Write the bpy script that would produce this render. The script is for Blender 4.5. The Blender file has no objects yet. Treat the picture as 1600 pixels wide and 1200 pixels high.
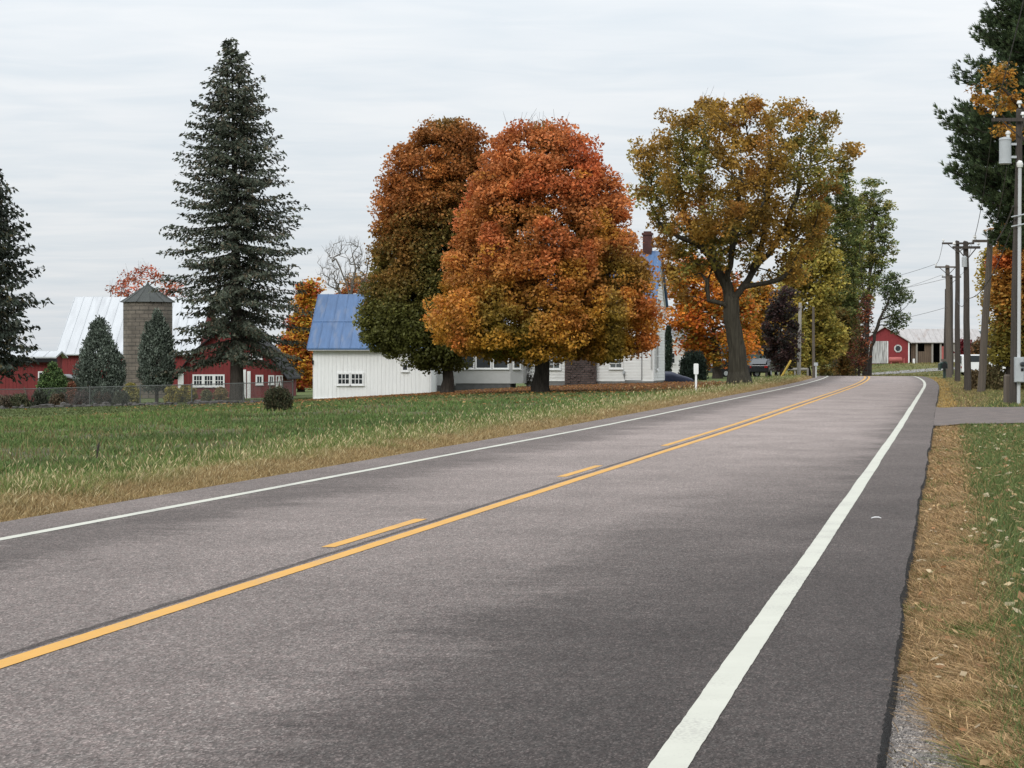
import bpy, math, random
import numpy as np
from mathutils import Vector, Matrix

# ------------------------------------------------------------------ camera, world, sun, exposure
C = bpy.context.scene.collection
SC = bpy.context.scene
F = 3560.0; CX = 800.0; HY = 565.0; EH = 1.56      # focal length in px of the 1600 px photo, horizon row, eye height
cam_d = bpy.data.cameras.new('camera'); cam = bpy.data.objects.new('camera', cam_d); C.objects.link(cam)
cam_d.sensor_fit = 'HORIZONTAL'; cam_d.sensor_width = 36.0; cam_d.lens = 36.0 * F / 1600
cam_d.shift_y = -(600 - HY) / 1600
cam_d.clip_start = 0.1; cam_d.clip_end = 12000
cam.location = (0, 0, EH); cam.rotation_euler = (math.radians(90), 0, 0)
SC.camera = cam

SUN_EL, SUN_AZ = math.radians(33), math.radians(203)   # azimuth clockwise from +Y
w = bpy.data.worlds.new('World'); SC.world = w; w.use_nodes = True
nt = w.node_tree; nt.nodes.clear()
def N(t, typ, **kw):
    n = t.nodes.new(typ)
    for k, v in kw.items(): setattr(n, k, v)
    return n
def L(t, a, b): t.links.new(a, b)
def build_world():
    out = N(nt, 'ShaderNodeOutputWorld'); mixs = N(nt, 'ShaderNodeMixShader')
    sky = N(nt, 'ShaderNodeTexSky', sky_type='NISHITA', sun_disc=False, sun_elevation=SUN_EL, sun_rotation=SUN_AZ)
    b1 = N(nt, 'ShaderNodeBackground'); b1.inputs[1].default_value = 0.1; L(nt, sky.outputs[0], b1.inputs[0])
    tc = N(nt, 'ShaderNodeTexCoord'); sep = N(nt, 'ShaderNodeSeparateXYZ'); L(nt, tc.outputs['Generated'], sep.inputs[0])
    zc = N(nt, 'ShaderNodeMath', operation='MAXIMUM'); L(nt, sep.outputs[2], zc.inputs[0]); zc.inputs[1].default_value = 0.0
    za = N(nt, 'ShaderNodeMath', operation='ADD'); L(nt, zc.outputs[0], za.inputs[0]); za.inputs[1].default_value = 0.06
    dx = N(nt, 'ShaderNodeMath', operation='DIVIDE'); L(nt, sep.outputs[0], dx.inputs[0]); L(nt, za.outputs[0], dx.inputs[1])
    dy = N(nt, 'ShaderNodeMath', operation='DIVIDE'); L(nt, sep.outputs[1], dy.inputs[0]); L(nt, za.outputs[0], dy.inputs[1])
    cmb = N(nt, 'ShaderNodeCombineXYZ'); L(nt, dx.outputs[0], cmb.inputs[0]); L(nt, dy.outputs[0], cmb.inputs[1])
    mp = N(nt, 'ShaderNodeMapping'); L(nt, cmb.outputs[0], mp.inputs[0]); mp.inputs['Scale'].default_value = (0.8, 1.1, 1); mp.inputs['Rotation'].default_value = (0, 0, 0.12)
    no = N(nt, 'ShaderNodeTexNoise'); no.inputs['Scale'].default_value = 1.5; no.inputs['Detail'].default_value = 5; no.inputs['Roughness'].default_value = .5
    no.inputs['Distortion'].default_value = .4
    L(nt, mp.outputs[0], no.inputs['Vector'])
    m2 = N(nt, 'ShaderNodeMapping'); L(nt, cmb.outputs[0], m2.inputs[0]); m2.inputs['Scale'].default_value = (1.1, 2.0, 1); m2.inputs['Rotation'].default_value = (0, 0, -.25)
    n2 = N(nt, 'ShaderNodeTexNoise'); n2.inputs['Scale'].default_value = 2.4; n2.inputs['Detail'].default_value = 4; n2.inputs['Distortion'].default_value = .8; L(nt, m2.outputs[0], n2.inputs['Vector'])
    mxn = N(nt, 'ShaderNodeMath', operation='MULTIPLY_ADD'); L(nt, n2.outputs[0], mxn.inputs[0]); mxn.inputs[1].default_value = .42
    sc = N(nt, 'ShaderNodeMath', operation='MULTIPLY'); L(nt, no.outputs[0], sc.inputs[0]); sc.inputs[1].default_value = .58; L(nt, sc.outputs[0], mxn.inputs[2])
    rp = N(nt, 'ShaderNodeValToRGB'); L(nt, mxn.outputs[0], rp.inputs[0])
    rp.color_ramp.elements[0].position = .36; rp.color_ramp.elements[0].color = (.69, .745, .795, 1)
    rp.color_ramp.elements[1].position = .63; rp.color_ramp.elements[1].color = (.80, .825, .85, 1)
    gr = N(nt, 'ShaderNodeMath', operation='MULTIPLY_ADD'); L(nt, zc.outputs[0], gr.inputs[0]); gr.inputs[1].default_value = 1.45; gr.inputs[2].default_value = .83
    b2 = N(nt, 'ShaderNodeBackground'); L(nt, rp.outputs[0], b2.inputs[0]); L(nt, gr.outputs[0], b2.inputs[1])
    mixs.inputs[0].default_value = .96
    L(nt, b1.outputs[0], mixs.inputs[1]); L(nt, b2.outputs[0], mixs.inputs[2]); L(nt, mixs.outputs[0], out.inputs[0])
build_world()
sd = bpy.data.lights.new('sun', 'SUN'); sun = bpy.data.objects.new('sun', sd); C.objects.link(sun)
sd.energy = 1.5; sd.angle = math.radians(22); sd.color = (1, .97, .92)
_d = Vector((math.sin(SUN_AZ) * math.cos(SUN_EL), math.cos(SUN_AZ) * math.cos(SUN_EL), math.sin(SUN_EL)))
sun.rotation_euler = (-_d).to_track_quat('-Z', 'Y').to_euler(); sun.location = (0, -20, 40)
SC.view_settings.view_transform = 'Standard'; SC.view_settings.look = 'None'
SC.view_settings.exposure = 0.15; SC.view_settings.gamma = 1.0; SC.view_settings.use_curve_mapping = False
SC.render.engine = 'CYCLES'
SC.cycles.max_bounces = 6; SC.cycles.transparent_max_bounces = 16

# ------------------------------------------------------------------ terrain maths
TH = math.atan(675 / F); ST, CT = math.sin(TH), math.cos(TH)          # heading of the road
_tt = np.arange(-60, 6000, 1.0)
_zz = np.interp(_tt, [-60, 55, 111, 150, 185, 200, 230, 300, 400, 6000], [0, 0, .15, .27, .34, .33, .05, -.6, -.9, -.9])
_zz = np.convolve(np.pad(_zz, 8, mode='edge'), np.ones(17) / 17, 'valid')
def zr(t): return np.interp(t, _tt, _zz)
def shift(t):
    t = np.asarray(t, float)
    a = np.maximum(t - 120, 0.0); b = np.clip(t - 190, 0, 70); c = np.maximum(t - 260, 0)
    return -np.where(t < 190, a * a / 3700., 70 * 70 / 3700. + 140 / 3700. * (t - 190)) - b * b / 260. - c * 140 / 260.
def sst(a, b, x):
    q = np.clip((np.asarray(x, float) - a) / (b - a), 0, 1); return q * q * (3 - 2 * q)
def rt(X, Y):
    X = np.asarray(X, float); Y = np.asarray(Y, float)
    s = X * CT - Y * ST; t = X * ST + Y * CT
    return s - shift(t), t
def xy(r, t):
    s = np.asarray(r, float) + shift(t); t = np.asarray(t, float)
    return s * CT + t * ST, -s * ST + t * CT
RE_L, RE_R = -9.0, -.27                                               # pavement edges
def prof(r, t):
    Lf = np.interp(r, [-400, -90, -51, -35, -29, -25.5, -20, -14, -11, -9.6, -9], [-2, -1.6, -1.25, -.8, -.46, -.27, -.08, -.01, .0, -.03, -.06])
    Rt = np.interp(r, [-.3, .0, .4, 3, 10, 30], [-.095, -.07, -.025, 0, -.03, .1])
    return np.where(r < -4, Lf, Rt)
def g(X, Y):
    r, t = rt(X, Y)
    bank = 1.62 * sst(200, 275, t) * sst(1, 24, r)
    return zr(t) + prof(r, t) + bank
def gnd(u, v):                                                        # ground point seen at a pixel of the photo
    Y = np.arange(8, 700, .05); X = (u - CX) / F * Y; z = EH - (v - HY) / F * Y
    i = int(np.argmax(z <= g(X, Y))); return Vector((float(X[i]), float(Y[i]), float(g(X[i], Y[i]))))
def base(u, Y):
    X = (u - CX) / F * Y; return Vector((X, Y, float(g(X, Y))))
def PT(u, v, Y): return Vector(((u - CX) / F * Y, Y, EH - (v - HY) / F * Y))

# ------------------------------------------------------------------ object helpers
def tag(o, label=None, cat=None, group=None, kind=None):
    if label: o['label'] = label
    if cat: o['category'] = cat
    if group: o['group'] = group
    if kind: o['kind'] = kind
    return o
def empty(name, loc, label, cat, group=None, rz=0):
    o = bpy.data.objects.new(name, None); C.objects.link(o); o.empty_display_size = .3
    o.location = loc; o.rotation_euler = (0, 0, rz)
    return tag(o, label, cat, group)
def mesh_obj(name, me, mat, parent=None, loc=None):
    o = bpy.data.objects.new(name, me); C.objects.link(o)
    for m in (mat if isinstance(mat, (list, tuple)) else [mat]): me.materials.append(m)
    if parent is not None: o.parent = parent
    if loc is not None: o.location = loc
    return o
def np_mesh(name, V, Fc, col=None, smooth=False):
    """V (n,3), Fc (m,k) with constant k, col (n,3) linear colour per vertex"""
    me = bpy.data.meshes.new(name); V = np.ascontiguousarray(V, np.float32); Fc = np.ascontiguousarray(Fc, np.int32)
    m, k = Fc.shape
    me.vertices.add(len(V)); me.vertices.foreach_set('co', V.ravel())
    me.loops.add(m * k); me.loops.foreach_set('vertex_index', Fc.ravel())
    me.polygons.add(m); me.polygons.foreach_set('loop_start', np.arange(0, m * k, k, dtype=np.int32))
    me.polygons.foreach_set('use_smooth', np.full(m, smooth))
    me.update(calc_edges=True)
    if col is not None:
        a = me.color_attributes.new('Col', 'FLOAT_COLOR', 'POINT')
        c = np.ones((len(V), 4), np.float32); c[:, :3] = col; a.data.foreach_set('color', c.ravel())
    return me
class MB:
    """collects boxes, quads, prisms and tubes, then links them as one mesh object"""
    def __init__(s): s.V = []; s.Fc = []; s.M = Matrix.Identity(4)
    def add(s, vs, fs):
        b = len(s.V); s.V += [tuple(s.M @ Vector(v)) for v in vs]; s.Fc += [tuple(i + b for i in f) for f in fs]
    def box(s, x0, x1, y0, y1, z0, z1):
        s.add([(x0, y0, z0), (x1, y0, z0), (x1, y1, z0), (x0, y1, z0), (x0, y0, z1), (x1, y0, z1), (x1, y1, z1), (x0, y1, z1)],
              [(0, 3, 2, 1), (4, 5, 6, 7), (0, 1, 5, 4), (1, 2, 6, 5), (2, 3, 7, 6), (3, 0, 4, 7)])
    def quad(s, a, b, c, d): s.add([a, b, c, d], [(0, 1, 2, 3)])
    def prism_y(s, poly, y0, y1):       # poly in (x,z), counter clockwise seen from -y
        n = len(poly)
        s.add([(x, y0, z) for x, z in poly] + [(x, y1, z) for x, z in poly],
              [tuple(range(n)), tuple(range(2 * n - 1, n - 1, -1))] + [(i, i + n, (i + 1) % n + n, (i + 1) % n) for i in range(n)])
    def prism_x(s, poly, x0, x1):       # poly in (y,z)
        n = len(poly)
        s.add([(x0, y, z) for y, z in poly] + [(x1, y, z) for y, z in poly],
              [tuple(range(n - 1, -1, -1)), tuple(range(n, 2 * n))] + [(i, (i + 1) % n, (i + 1) % n + n, i + n) for i in range(n)])
    def tube(s, pts, rad, n=8, cap=True):
        pts = [Vector(p) for p in pts]; rad = rad if isinstance(rad, (list, tuple)) else [rad] * len(pts)
        vs = []; fs = []
        for i, p in enumerate(pts):
            d = (pts[min(i + 1, len(pts) - 1)] - pts[max(i - 1, 0)]).normalized()
            a = d.cross(Vector((0, 1, 0))) if abs(d.y) < .9 else d.cross(Vector((1, 0, 0)))
            a.normalize(); b = d.cross(a)
            for k in range(n):
                q = 2 * math.pi * k / n; vs.append(p + (a * math.cos(q) + b * math.sin(q)) * rad[i])
        for i in range(len(pts) - 1):
            for k in range(n):
                fs.append((i * n + k, i * n + (k + 1) % n, (i + 1) * n + (k + 1) % n, (i + 1) * n + k))
        if cap: fs += [tuple(range(n - 1, -1, -1)), tuple(range((len(pts) - 1) * n, len(pts) * n))]
        s.add(vs, fs)
    def build(s, name, mat, parent=None, loc=None, smooth=False, bevel=0):
        me = bpy.data.meshes.new(name); me.from_pydata(s.V, [], s.Fc); me.validate(); me.update()
        if smooth: me.polygons.foreach_set('use_smooth', [True] * len(me.polygons))
        o = mesh_obj(name, me, mat, parent, loc)
        if bevel:
            b = o.modifiers.new('bevel', 'BEVEL'); b.width = bevel; b.segments = 2; b.limit_method = 'ANGLE'
        return o

# ------------------------------------------------------------------ materials
def mat(name, col, rough=.8, var=.25, scale=3.0, stretch=(1, 1, 1), spec=.3, metal=0, bump=0, bscale=None, col2=None, c2=(.5, .65), seed=0):
    """principled surface with noise wear; col2 blended in where a second noise passes the c2 thresholds"""
    m = bpy.data.materials.new(name); m.use_nodes = True; t = m.node_tree; p = t.nodes['Principled BSDF']
    p.inputs['Roughness'].default_value = rough; p.inputs['Specular IOR Level'].default_value = spec; p.inputs['Metallic'].default_value = metal
    tc = N(t, 'ShaderNodeTexCoord'); mp = N(t, 'ShaderNodeMapping'); L(t, tc.outputs['Object'], mp.inputs[0])
    mp.inputs['Scale'].default_value = stretch; mp.inputs['Location'].default_value = (seed * 3.1, seed * 1.7, seed)
    no = N(t, 'ShaderNodeTexNoise'); no.inputs['Scale'].default_value = scale; no.inputs['Detail'].default_value = 6; no.inputs['Roughness'].default_value = .62
    L(t, mp.outputs[0], no.inputs['Vector'])
    mr = N(t, 'ShaderNodeMapRange'); L(t, no.outputs[0], mr.inputs[0]); mr.inputs[1].default_value = .25; mr.inputs[2].default_value = .75
    mr.inputs[3].default_value = 1 - var; mr.inputs[4].default_value = 1 + var
    mx = N(t, 'ShaderNodeMix', data_type='RGBA', blend_type='MULTIPLY'); mx.inputs[0].default_value = 1
    mx.inputs[6].default_value = (*col, 1); L(t, mr.outputs[0], mx.inputs[7]); last = mx.outputs[2]
    if col2:
        n2 = N(t, 'ShaderNodeTexNoise'); n2.inputs['Scale'].default_value = scale * .6; n2.inputs['Detail'].default_value = 5
        m2 = N(t, 'ShaderNodeMapping'); L(t, tc.outputs['Object'], m2.inputs[0]); m2.inputs['Scale'].default_value = stretch; m2.inputs['Location'].default_value = (9, 5, 2)
        L(t, m2.outputs[0], n2.inputs['Vector'])
        r2 = N(t, 'ShaderNodeMapRange'); L(t, n2.outputs[0], r2.inputs[0]); r2.inputs[1].default_value = c2[0]; r2.inputs[2].default_value = c2[1]
        x2 = N(t, 'ShaderNodeMix', data_type='RGBA'); L(t, r2.outputs[0], x2.inputs[0]); L(t, last, x2.inputs[6]); x2.inputs[7].default_value = (*col2, 1); last = x2.outputs[2]
    L(t, last, p.inputs['Base Color'])
    if bump:
        nb = N(t, 'ShaderNodeTexNoise'); nb.inputs['Scale'].default_value = bscale or scale * 4; nb.inputs['Detail'].default_value = 5; L(t, mp.outputs[0], nb.inputs['Vector'])
        bp = N(t, 'ShaderNodeBump'); bp.inputs['Strength'].default_value = bump; bp.inputs['Distance'].default_value = .05; L(t, nb.outputs[0], bp.inputs['Height']); L(t, bp.outputs[0], p.inputs['Normal'])
    return m
def leaf_mat(name, transl=.42, rough=.6, spec=.25):
    m = bpy.data.materials.new(name); m.use_nodes = True; t = m.node_tree; p = t.nodes['Principled BSDF']; o = t.nodes['Material Output']
    at = N(t, 'ShaderNodeAttribute', attribute_name='Col'); p.inputs['Roughness'].default_value = rough; p.inputs['Specular IOR Level'].default_value = spec
    tc = N(t, 'ShaderNodeTexCoord'); no = N(t, 'ShaderNodeTexNoise'); no.inputs['Scale'].default_value = 9; L(t, tc.outputs['Object'], no.inputs['Vector'])
    mr = N(t, 'ShaderNodeMapRange'); L(t, no.outputs[0], mr.inputs[0]); mr.inputs[3].default_value = .7; mr.inputs[4].default_value = 1.3
    mx = N(t, 'ShaderNodeMix', data_type='RGBA', blend_type='MULTIPLY'); mx.inputs[0].default_value = 1; L(t, at.outputs[0], mx.inputs[6]); L(t, mr.outputs[0], mx.inputs[7])
    L(t, mx.outputs[2], p.inputs['Base Color'])
    tr = N(t, 'ShaderNodeBsdfTranslucent'); L(t, mx.outputs[2], tr.inputs[0])
    ms = N(t, 'ShaderNodeMixShader'); ms.inputs[0].default_value = transl; L(t, p.outputs[0], ms.inputs[1]); L(t, tr.outputs[0], ms.inputs[2]); L(t, ms.outputs[0], o.inputs[0])
    return m
def road_mat():
    m = bpy.data.materials.new('asphalt'); m.use_nodes = True; t = m.node_tree; p = t.nodes['Principled BSDF']
    uv = N(t, 'ShaderNodeUVMap', uv_map='rt'); sp = N(t, 'ShaderNodeSeparateXYZ'); L(t, uv.outputs[0], sp.inputs[0])
    def noise(scale, detail=4, rough=.6, vec=None, sc=(1, 1, 1)):
        mp = N(t, 'ShaderNodeMapping'); L(t, vec or uv.outputs[0], mp.inputs[0]); mp.inputs['Scale'].default_value = sc
        n = N(t, 'ShaderNodeTexNoise'); n.inputs['Scale'].default_value = scale; n.inputs['Detail'].default_value = detail; n.inputs['Roughness'].default_value = rough
        L(t, mp.outputs[0], n.inputs['Vector']); return n.outputs[0]
    def math_(op, a, b=None, c=None):
        n = N(t, 'ShaderNodeMath', operation=op)
        for i, x in enumerate((a, b, c)):
            if x is None: continue
            if isinstance(x, (int, float)): n.inputs[i].default_value = x
            else: L(t, x, n.inputs[i])
        return n.outputs[0]
    def rng(x, a, b, c, d):
        n = N(t, 'ShaderNodeMapRange'); L(t, x, n.inputs[0])
        for i, q in enumerate((a, b, c, d)): n.inputs[i + 1].default_value = q
        return n.outputs[0]
    def ramp(fac, stops):
        rp = N(t, 'ShaderNodeValToRGB'); L(t, fac, rp.inputs[0]); e = rp.color_ramp.elements
        for i, (x, v) in enumerate(stops):
            q = e[i] if i < 2 else e.new(x)
            q.position = x; q.color = (v, v, v, 1)
        return rp.outputs[0]
    R, T = sp.outputs[0], sp.outputs[1]
    # ragged wear: the lateral coordinate is shifted by patchy noise drawn out along the road
    wob = math_('MULTIPLY', math_('SUBTRACT', noise(1.0, 6, .68, sc=(.55, .6, 1)), .5), 2.3)
    wob2 = math_('MULTIPLY', math_('SUBTRACT', noise(3.0, 5, .72, sc=(.5, 2.2, 1)), .5), 1.7)
    inner = rng(math_('ABSOLUTE', math_('ADD', R, 4.6)), 3.3, 4.1, 1, 0)            # no shift beyond the edge lines
    Rw = math_('ADD', R, math_('MULTIPLY', math_('ADD', wob, wob2), inner))
    f = lambda r: (r + 9.2) / 9.2
    fac = math_('DIVIDE', math_('ADD', Rw, 9.2), 9.2)
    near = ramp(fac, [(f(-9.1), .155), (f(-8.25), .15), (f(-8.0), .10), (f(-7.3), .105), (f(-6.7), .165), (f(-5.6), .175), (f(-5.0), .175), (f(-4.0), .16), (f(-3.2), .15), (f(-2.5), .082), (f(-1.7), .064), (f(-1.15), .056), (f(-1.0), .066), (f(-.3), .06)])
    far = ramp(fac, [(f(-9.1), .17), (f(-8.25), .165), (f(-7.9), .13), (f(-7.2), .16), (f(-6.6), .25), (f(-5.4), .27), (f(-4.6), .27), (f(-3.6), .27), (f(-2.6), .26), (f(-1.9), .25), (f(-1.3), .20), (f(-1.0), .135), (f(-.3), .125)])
    tf = rng(T, 13, 46, 0, 1)  # blend to far ramp also paints in the road's brightening at grazing view
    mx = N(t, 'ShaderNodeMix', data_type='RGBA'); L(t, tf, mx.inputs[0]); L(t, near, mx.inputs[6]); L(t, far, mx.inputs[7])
    v = math_('MULTIPLY', mx.outputs[2], rng(noise(.5, 6, .7, sc=(1, .7, 1)), .3, .7, .8, 1.2))
    v = math_('MULTIPLY', v, rng(noise(9, 3, .6), .3, .7, .9, 1.1))
    mv = N(t, 'ShaderNodeMapping'); L(t, uv.outputs[0], mv.inputs[0]); mv.inputs['Scale'].default_value = (1, .36, 1)
    vo = N(t, 'ShaderNodeTexVoronoi'); vo.inputs['Scale'].default_value = 135; L(t, mv.outputs[0], vo.inputs['Vector'])
    sv = N(t, 'ShaderNodeSeparateXYZ'); L(t, vo.outputs['Color'], sv.inputs[0])
    agg = ramp(sv.outputs[0], [(0, .5), (.5, .86), (.8, 1.1), (1, 1.8)])
    v = math_('MULTIPLY', v, agg)
    vo2 = N(t, 'ShaderNodeTexVoronoi'); vo2.inputs['Scale'].default_value = 55; L(t, mv.outputs[0], vo2.inputs['Vector'])
    s2 = N(t, 'ShaderNodeSeparateXYZ'); L(t, vo2.outputs['Color'], s2.inputs[0])
    v = math_('MULTIPLY', v, rng(s2.outputs[1], 0, 1, .86, 1.14))
    # tar-filled joint just left of the yellow line
    jw = math_('ADD', R, math_('MULTIPLY', math_('SUBTRACT', noise(1.3, 4), .5), .05))
    j = rng(math_('ABSOLUTE', math_('ADD', jw, 4.905)), .022, .045, .42, 1)
    v = math_('MULTIPLY', v, j)
    c = N(t, 'ShaderNodeCombineXYZ')
    tint = rng(s2.outputs[0], 0, 1, 1.0, 1.08)
    L(t, math_('MULTIPLY', v, tint), c.inputs[0]); L(t, math_('MULTIPLY', v, .87), c.inputs[1]); L(t, math_('MULTIPLY', v, .80), c.inputs[2])
    L(t, c.outputs[0], p.inputs['Base Color']); p.inputs['Roughness'].default_value = .85; p.inputs['Specular IOR Level'].default_value = .12
    bp = N(t, 'ShaderNodeBump'); bp.inputs['Strength'].default_value = .6; bp.inputs['Distance'].default_value = .006; L(t, vo.outputs['Distance'], bp.inputs['Height']); L(t, bp.outputs[0], p.inputs['Normal'])
    return m
def paint_mat(name, col, wear=.4):
    m = mat(name, col, rough=.7, var=.08, scale=2.0, spec=.3)
    t = m.node_tree; p = t.nodes['Principled BSDF']; l = p.inputs['Base Color'].links[0].from_socket
    tc = N(t, 'ShaderNodeTexCoord'); no = N(t, 'ShaderNodeTexNoise'); no.inputs['Scale'].default_value = 60; no.inputs['Detail'].default_value = 3; L(t, tc.outputs['Object'], no.inputs['Vector'])
    n2 = N(t, 'ShaderNodeTexNoise'); n2.inputs['Scale'].default_value = 1.2; n2.inputs['Detail'].default_value = 4; L(t, tc.outputs['Object'], n2.inputs['Vector'])
    ad = N(t, 'ShaderNodeMath', operation='ADD'); L(t, no.outputs[0], ad.inputs[0]); L(t, n2.outputs[0], ad.inputs[1])
    mr = N(t, 'ShaderNodeMapRange'); L(t, ad.outputs[0], mr.inputs[0]); mr.inputs[1].default_value = 1.04; mr.inputs[2].default_value = 1.34; mr.inputs[3].default_value = 0; mr.inputs[4].default_value = wear
    x = N(t, 'ShaderNodeMix', data_type='RGBA'); L(t, mr.outputs[0], x.inputs[0]); L(t, l, x.inputs[6]); x.inputs[7].default_value = (.22, .2, .19, 1)
    L(t, x.outputs[2], p.inputs['Base Color']); return m
def ground_mat():
    m = bpy.data.materials.new('soil_and_turf'); m.use_nodes = True; t = m.node_tree; p = t.nodes['Principled BSDF']
    at = N(t, 'ShaderNodeAttribute', attribute_name='Col'); tc = N(t, 'ShaderNodeTexCoord'); last = at.outputs[0]
    for sc, lo, hi, dt in ((.18, .85, 1.15, 4), (1.3, .8, 1.2, 5), (14, .62, 1.38, 5), (90, .75, 1.25, 2)):
        no = N(t, 'ShaderNodeTexNoise'); no.inputs['Scale'].default_value = sc; no.inputs['Detail'].default_value = dt; L(t, tc.outputs['Object'], no.inputs['Vector'])
        mr = N(t, 'ShaderNodeMapRange'); L(t, no.outputs[0], mr.inputs[0]); mr.inputs[1].default_value = .3; mr.inputs[2].default_value = .7; mr.inputs[3].default_value = lo; mr.inputs[4].default_value = hi
        x = N(t, 'ShaderNodeMix', data_type='RGBA', blend_type='MULTIPLY'); x.inputs[0].default_value = 1; L(t, last, x.inputs[6]); L(t, mr.outputs[0], x.inputs[7]); last = x.outputs[2]
    L(t, last, p.inputs['Base Color']); p.inputs['Roughness'].default_value = .95; p.inputs['Specular IOR Level'].default_value = .1
    no = N(t, 'ShaderNodeTexNoise'); no.inputs['Scale'].default_value = 22; no.inputs['Detail'].default_value = 6; L(t, tc.outputs['Object'], no.inputs['Vector'])
    bp = N(t, 'ShaderNodeBump'); bp.inputs['Strength'].default_value = .7; bp.inputs['Distance'].default_value = .05; L(t, no.outputs[0], bp.inputs['Height']); L(t, bp.outputs[0], p.inputs['Normal'])
    return m
def brick_mat(name, c1, c2, mortar, uvname=None, scale=1, bw=.5, bh=.25, ms=.02):
    m = bpy.data.materials.new(name); m.use_nodes = True; t = m.node_tree; p = t.nodes['Principled BSDF']
    if uvname: src = N(t, 'ShaderNodeUVMap', uv_map=uvname).outputs[0]
    else:
        tc = N(t, 'ShaderNodeTexCoord'); mp = N(t, 'ShaderNodeMapping'); L(t, tc.outputs['Object'], mp.inputs[0]); mp.inputs['Rotation'].default_value = (math.radians(-90), 0, 0); src = mp.outputs[0]
    b = N(t, 'ShaderNodeTexBrick'); L(t, src, b.inputs['Vector']); b.inputs['Scale'].default_value = scale
    b.inputs['Color1'].default_value = (*c1, 1); b.inputs['Color2'].default_value = (*c2, 1); b.inputs['Mortar'].default_value = (*mortar, 1)
    b.inputs['Brick Width'].default_value = bw; b.inputs['Row Height'].default_value = bh; b.inputs['Mortar Size'].default_value = ms
    tc2 = N(t, 'ShaderNodeTexCoord'); no = N(t, 'ShaderNodeTexNoise'); no.inputs['Scale'].default_value = .9; no.inputs['Detail'].default_value = 6; L(t, tc2.outputs['Object'], no.inputs['Vector'])
    mr = N(t, 'ShaderNodeMapRange'); L(t, no.outputs[0], mr.inputs[0]); mr.inputs[1].default_value = .3; mr.inputs[2].default_value = .7; mr.inputs[3].default_value = .7; mr.inputs[4].default_value = 1.3
    x = N(t, 'ShaderNodeMix', data_type='RGBA', blend_type='MULTIPLY'); x.inputs[0].default_value = 1; L(t, b.outputs[0], x.inputs[6]); L(t, mr.outputs[0], x.inputs[7]); L(t, x.outputs[2], p.inputs['Base Color'])
    bp = N(t, 'ShaderNodeBump'); bp.invert = True; bp.inputs['Strength'].default_value = .8; bp.inputs['Distance'].default_value = .03; L(t, b.outputs['Fac'], bp.inputs['Height']); L(t, bp.outputs[0], p.inputs['Normal'])
    p.inputs['Roughness'].default_value = .9; return m
def chain_mat():
    m = bpy.data.materials.new('chain_link'); m.use_nodes = True; t = m.node_tree; p = t.nodes['Principled BSDF']; o = t.nodes['Material Output']
    p.inputs['Base Color'].default_value = (.10, .105, .10, 1); p.inputs['Metallic'].default_value = .2; p.inputs['Roughness'].default_value = .5
    uv = N(t, 'ShaderNodeUVMap', uv_map='mesh'); outs = []
    for ang in (45, -45):
        mp = N(t, 'ShaderNodeMapping'); L(t, uv.outputs[0], mp.inputs[0]); mp.inputs['Rotation'].default_value = (0, 0, math.radians(ang))
        wv = N(t, 'ShaderNodeTexWave', bands_direction='X'); wv.inputs['Scale'].default_value = 6.0; L(t, mp.outputs[0], wv.inputs['Vector'])
        gt = N(t, 'ShaderNodeMath', operation='GREATER_THAN'); L(t, wv.outputs['Fac'], gt.inputs[0]); gt.inputs[1].default_value = .955; outs.append(gt.outputs[0])
    mxm = N(t, 'ShaderNodeMath', operation='MAXIMUM'); L(t, outs[0], mxm.inputs[0]); L(t, outs[1], mxm.inputs[1])
    tr = N(t, 'ShaderNodeBsdfTransparent'); ms = N(t, 'ShaderNodeMixShader'); L(t, mxm.outputs[0], ms.inputs[0]); L(t, tr.outputs[0], ms.inputs[1]); L(t, p.outputs[0], ms.inputs[2]); L(t, ms.outputs[0], o.inputs[0])
    return m
M = {}
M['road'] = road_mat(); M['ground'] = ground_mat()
M['white_line'] = paint_mat('white_road_paint', (.47, .465, .40), wear=.6); M['yellow_line'] = paint_mat('yellow_road_paint', (.54, .285, .055), wear=.5)
M['drive'] = mat('old_asphalt', (.135, .108, .096), var=.4, scale=2.5, bump=.4, bscale=80, col2=(.10, .085, .078), c2=(.48, .7))
M['tar'] = mat('dark_asphalt_edge', (.032, .03, .029), var=.5, scale=30, bump=.8, bscale=90)  # drop-off face of the pavement, darker than its top
M['side'] = mat('pale_asphalt', (.22, .21, .20), var=.2, scale=2)
M['gravelroad'] = mat('sand_path', (.26, .22, .165), var=.2, scale=4)
M['leaf'] = leaf_mat('leaves'); M['needle'] = leaf_mat('needles', transl=.08, rough=.7, spec=.15); M['grass'] = leaf_mat('grass_blades', transl=.2, rough=.8, spec=.1)
M['bark'] = mat('bark', (.055, .047, .04), rough=.95, var=.5, scale=5, stretch=(2.5, 2.5, .5), spec=.1, bump=1.0, bscale=14)
M['bark_grey'] = mat('grey_bark', (.13, .115, .10), rough=.95, var=.4, scale=5, stretch=(2, 2, .6), spec=.1, bump=.6)
M['bark_oak'] = mat('oak_bark', (.052, .047, .036), rough=.95, var=.55, scale=4, stretch=(2.6, 2.6, .22), spec=.1, bump=1.0, bscale=9)
M['white'] = mat('white_paint', (.72, .725, .72), rough=.7, var=.06, scale=1.5)
M['white_boards'] = mat('weathered_white_boards', (.75, .755, .745), rough=.8, var=.09, scale=2.2, stretch=(6, 6, .5), col2=(.56, .55, .52), c2=(.62, .85))
M['clap'] = mat('white_clapboard', (.68, .68, .665), rough=.75, var=.1, scale=1.6, stretch=(1, 1, 3), col2=(.45, .44, .42), c2=(.6, .8))
M['grey_wall'] = mat('grey_panel', (.40, .40, .395), rough=.8, var=.08, scale=2)
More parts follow.
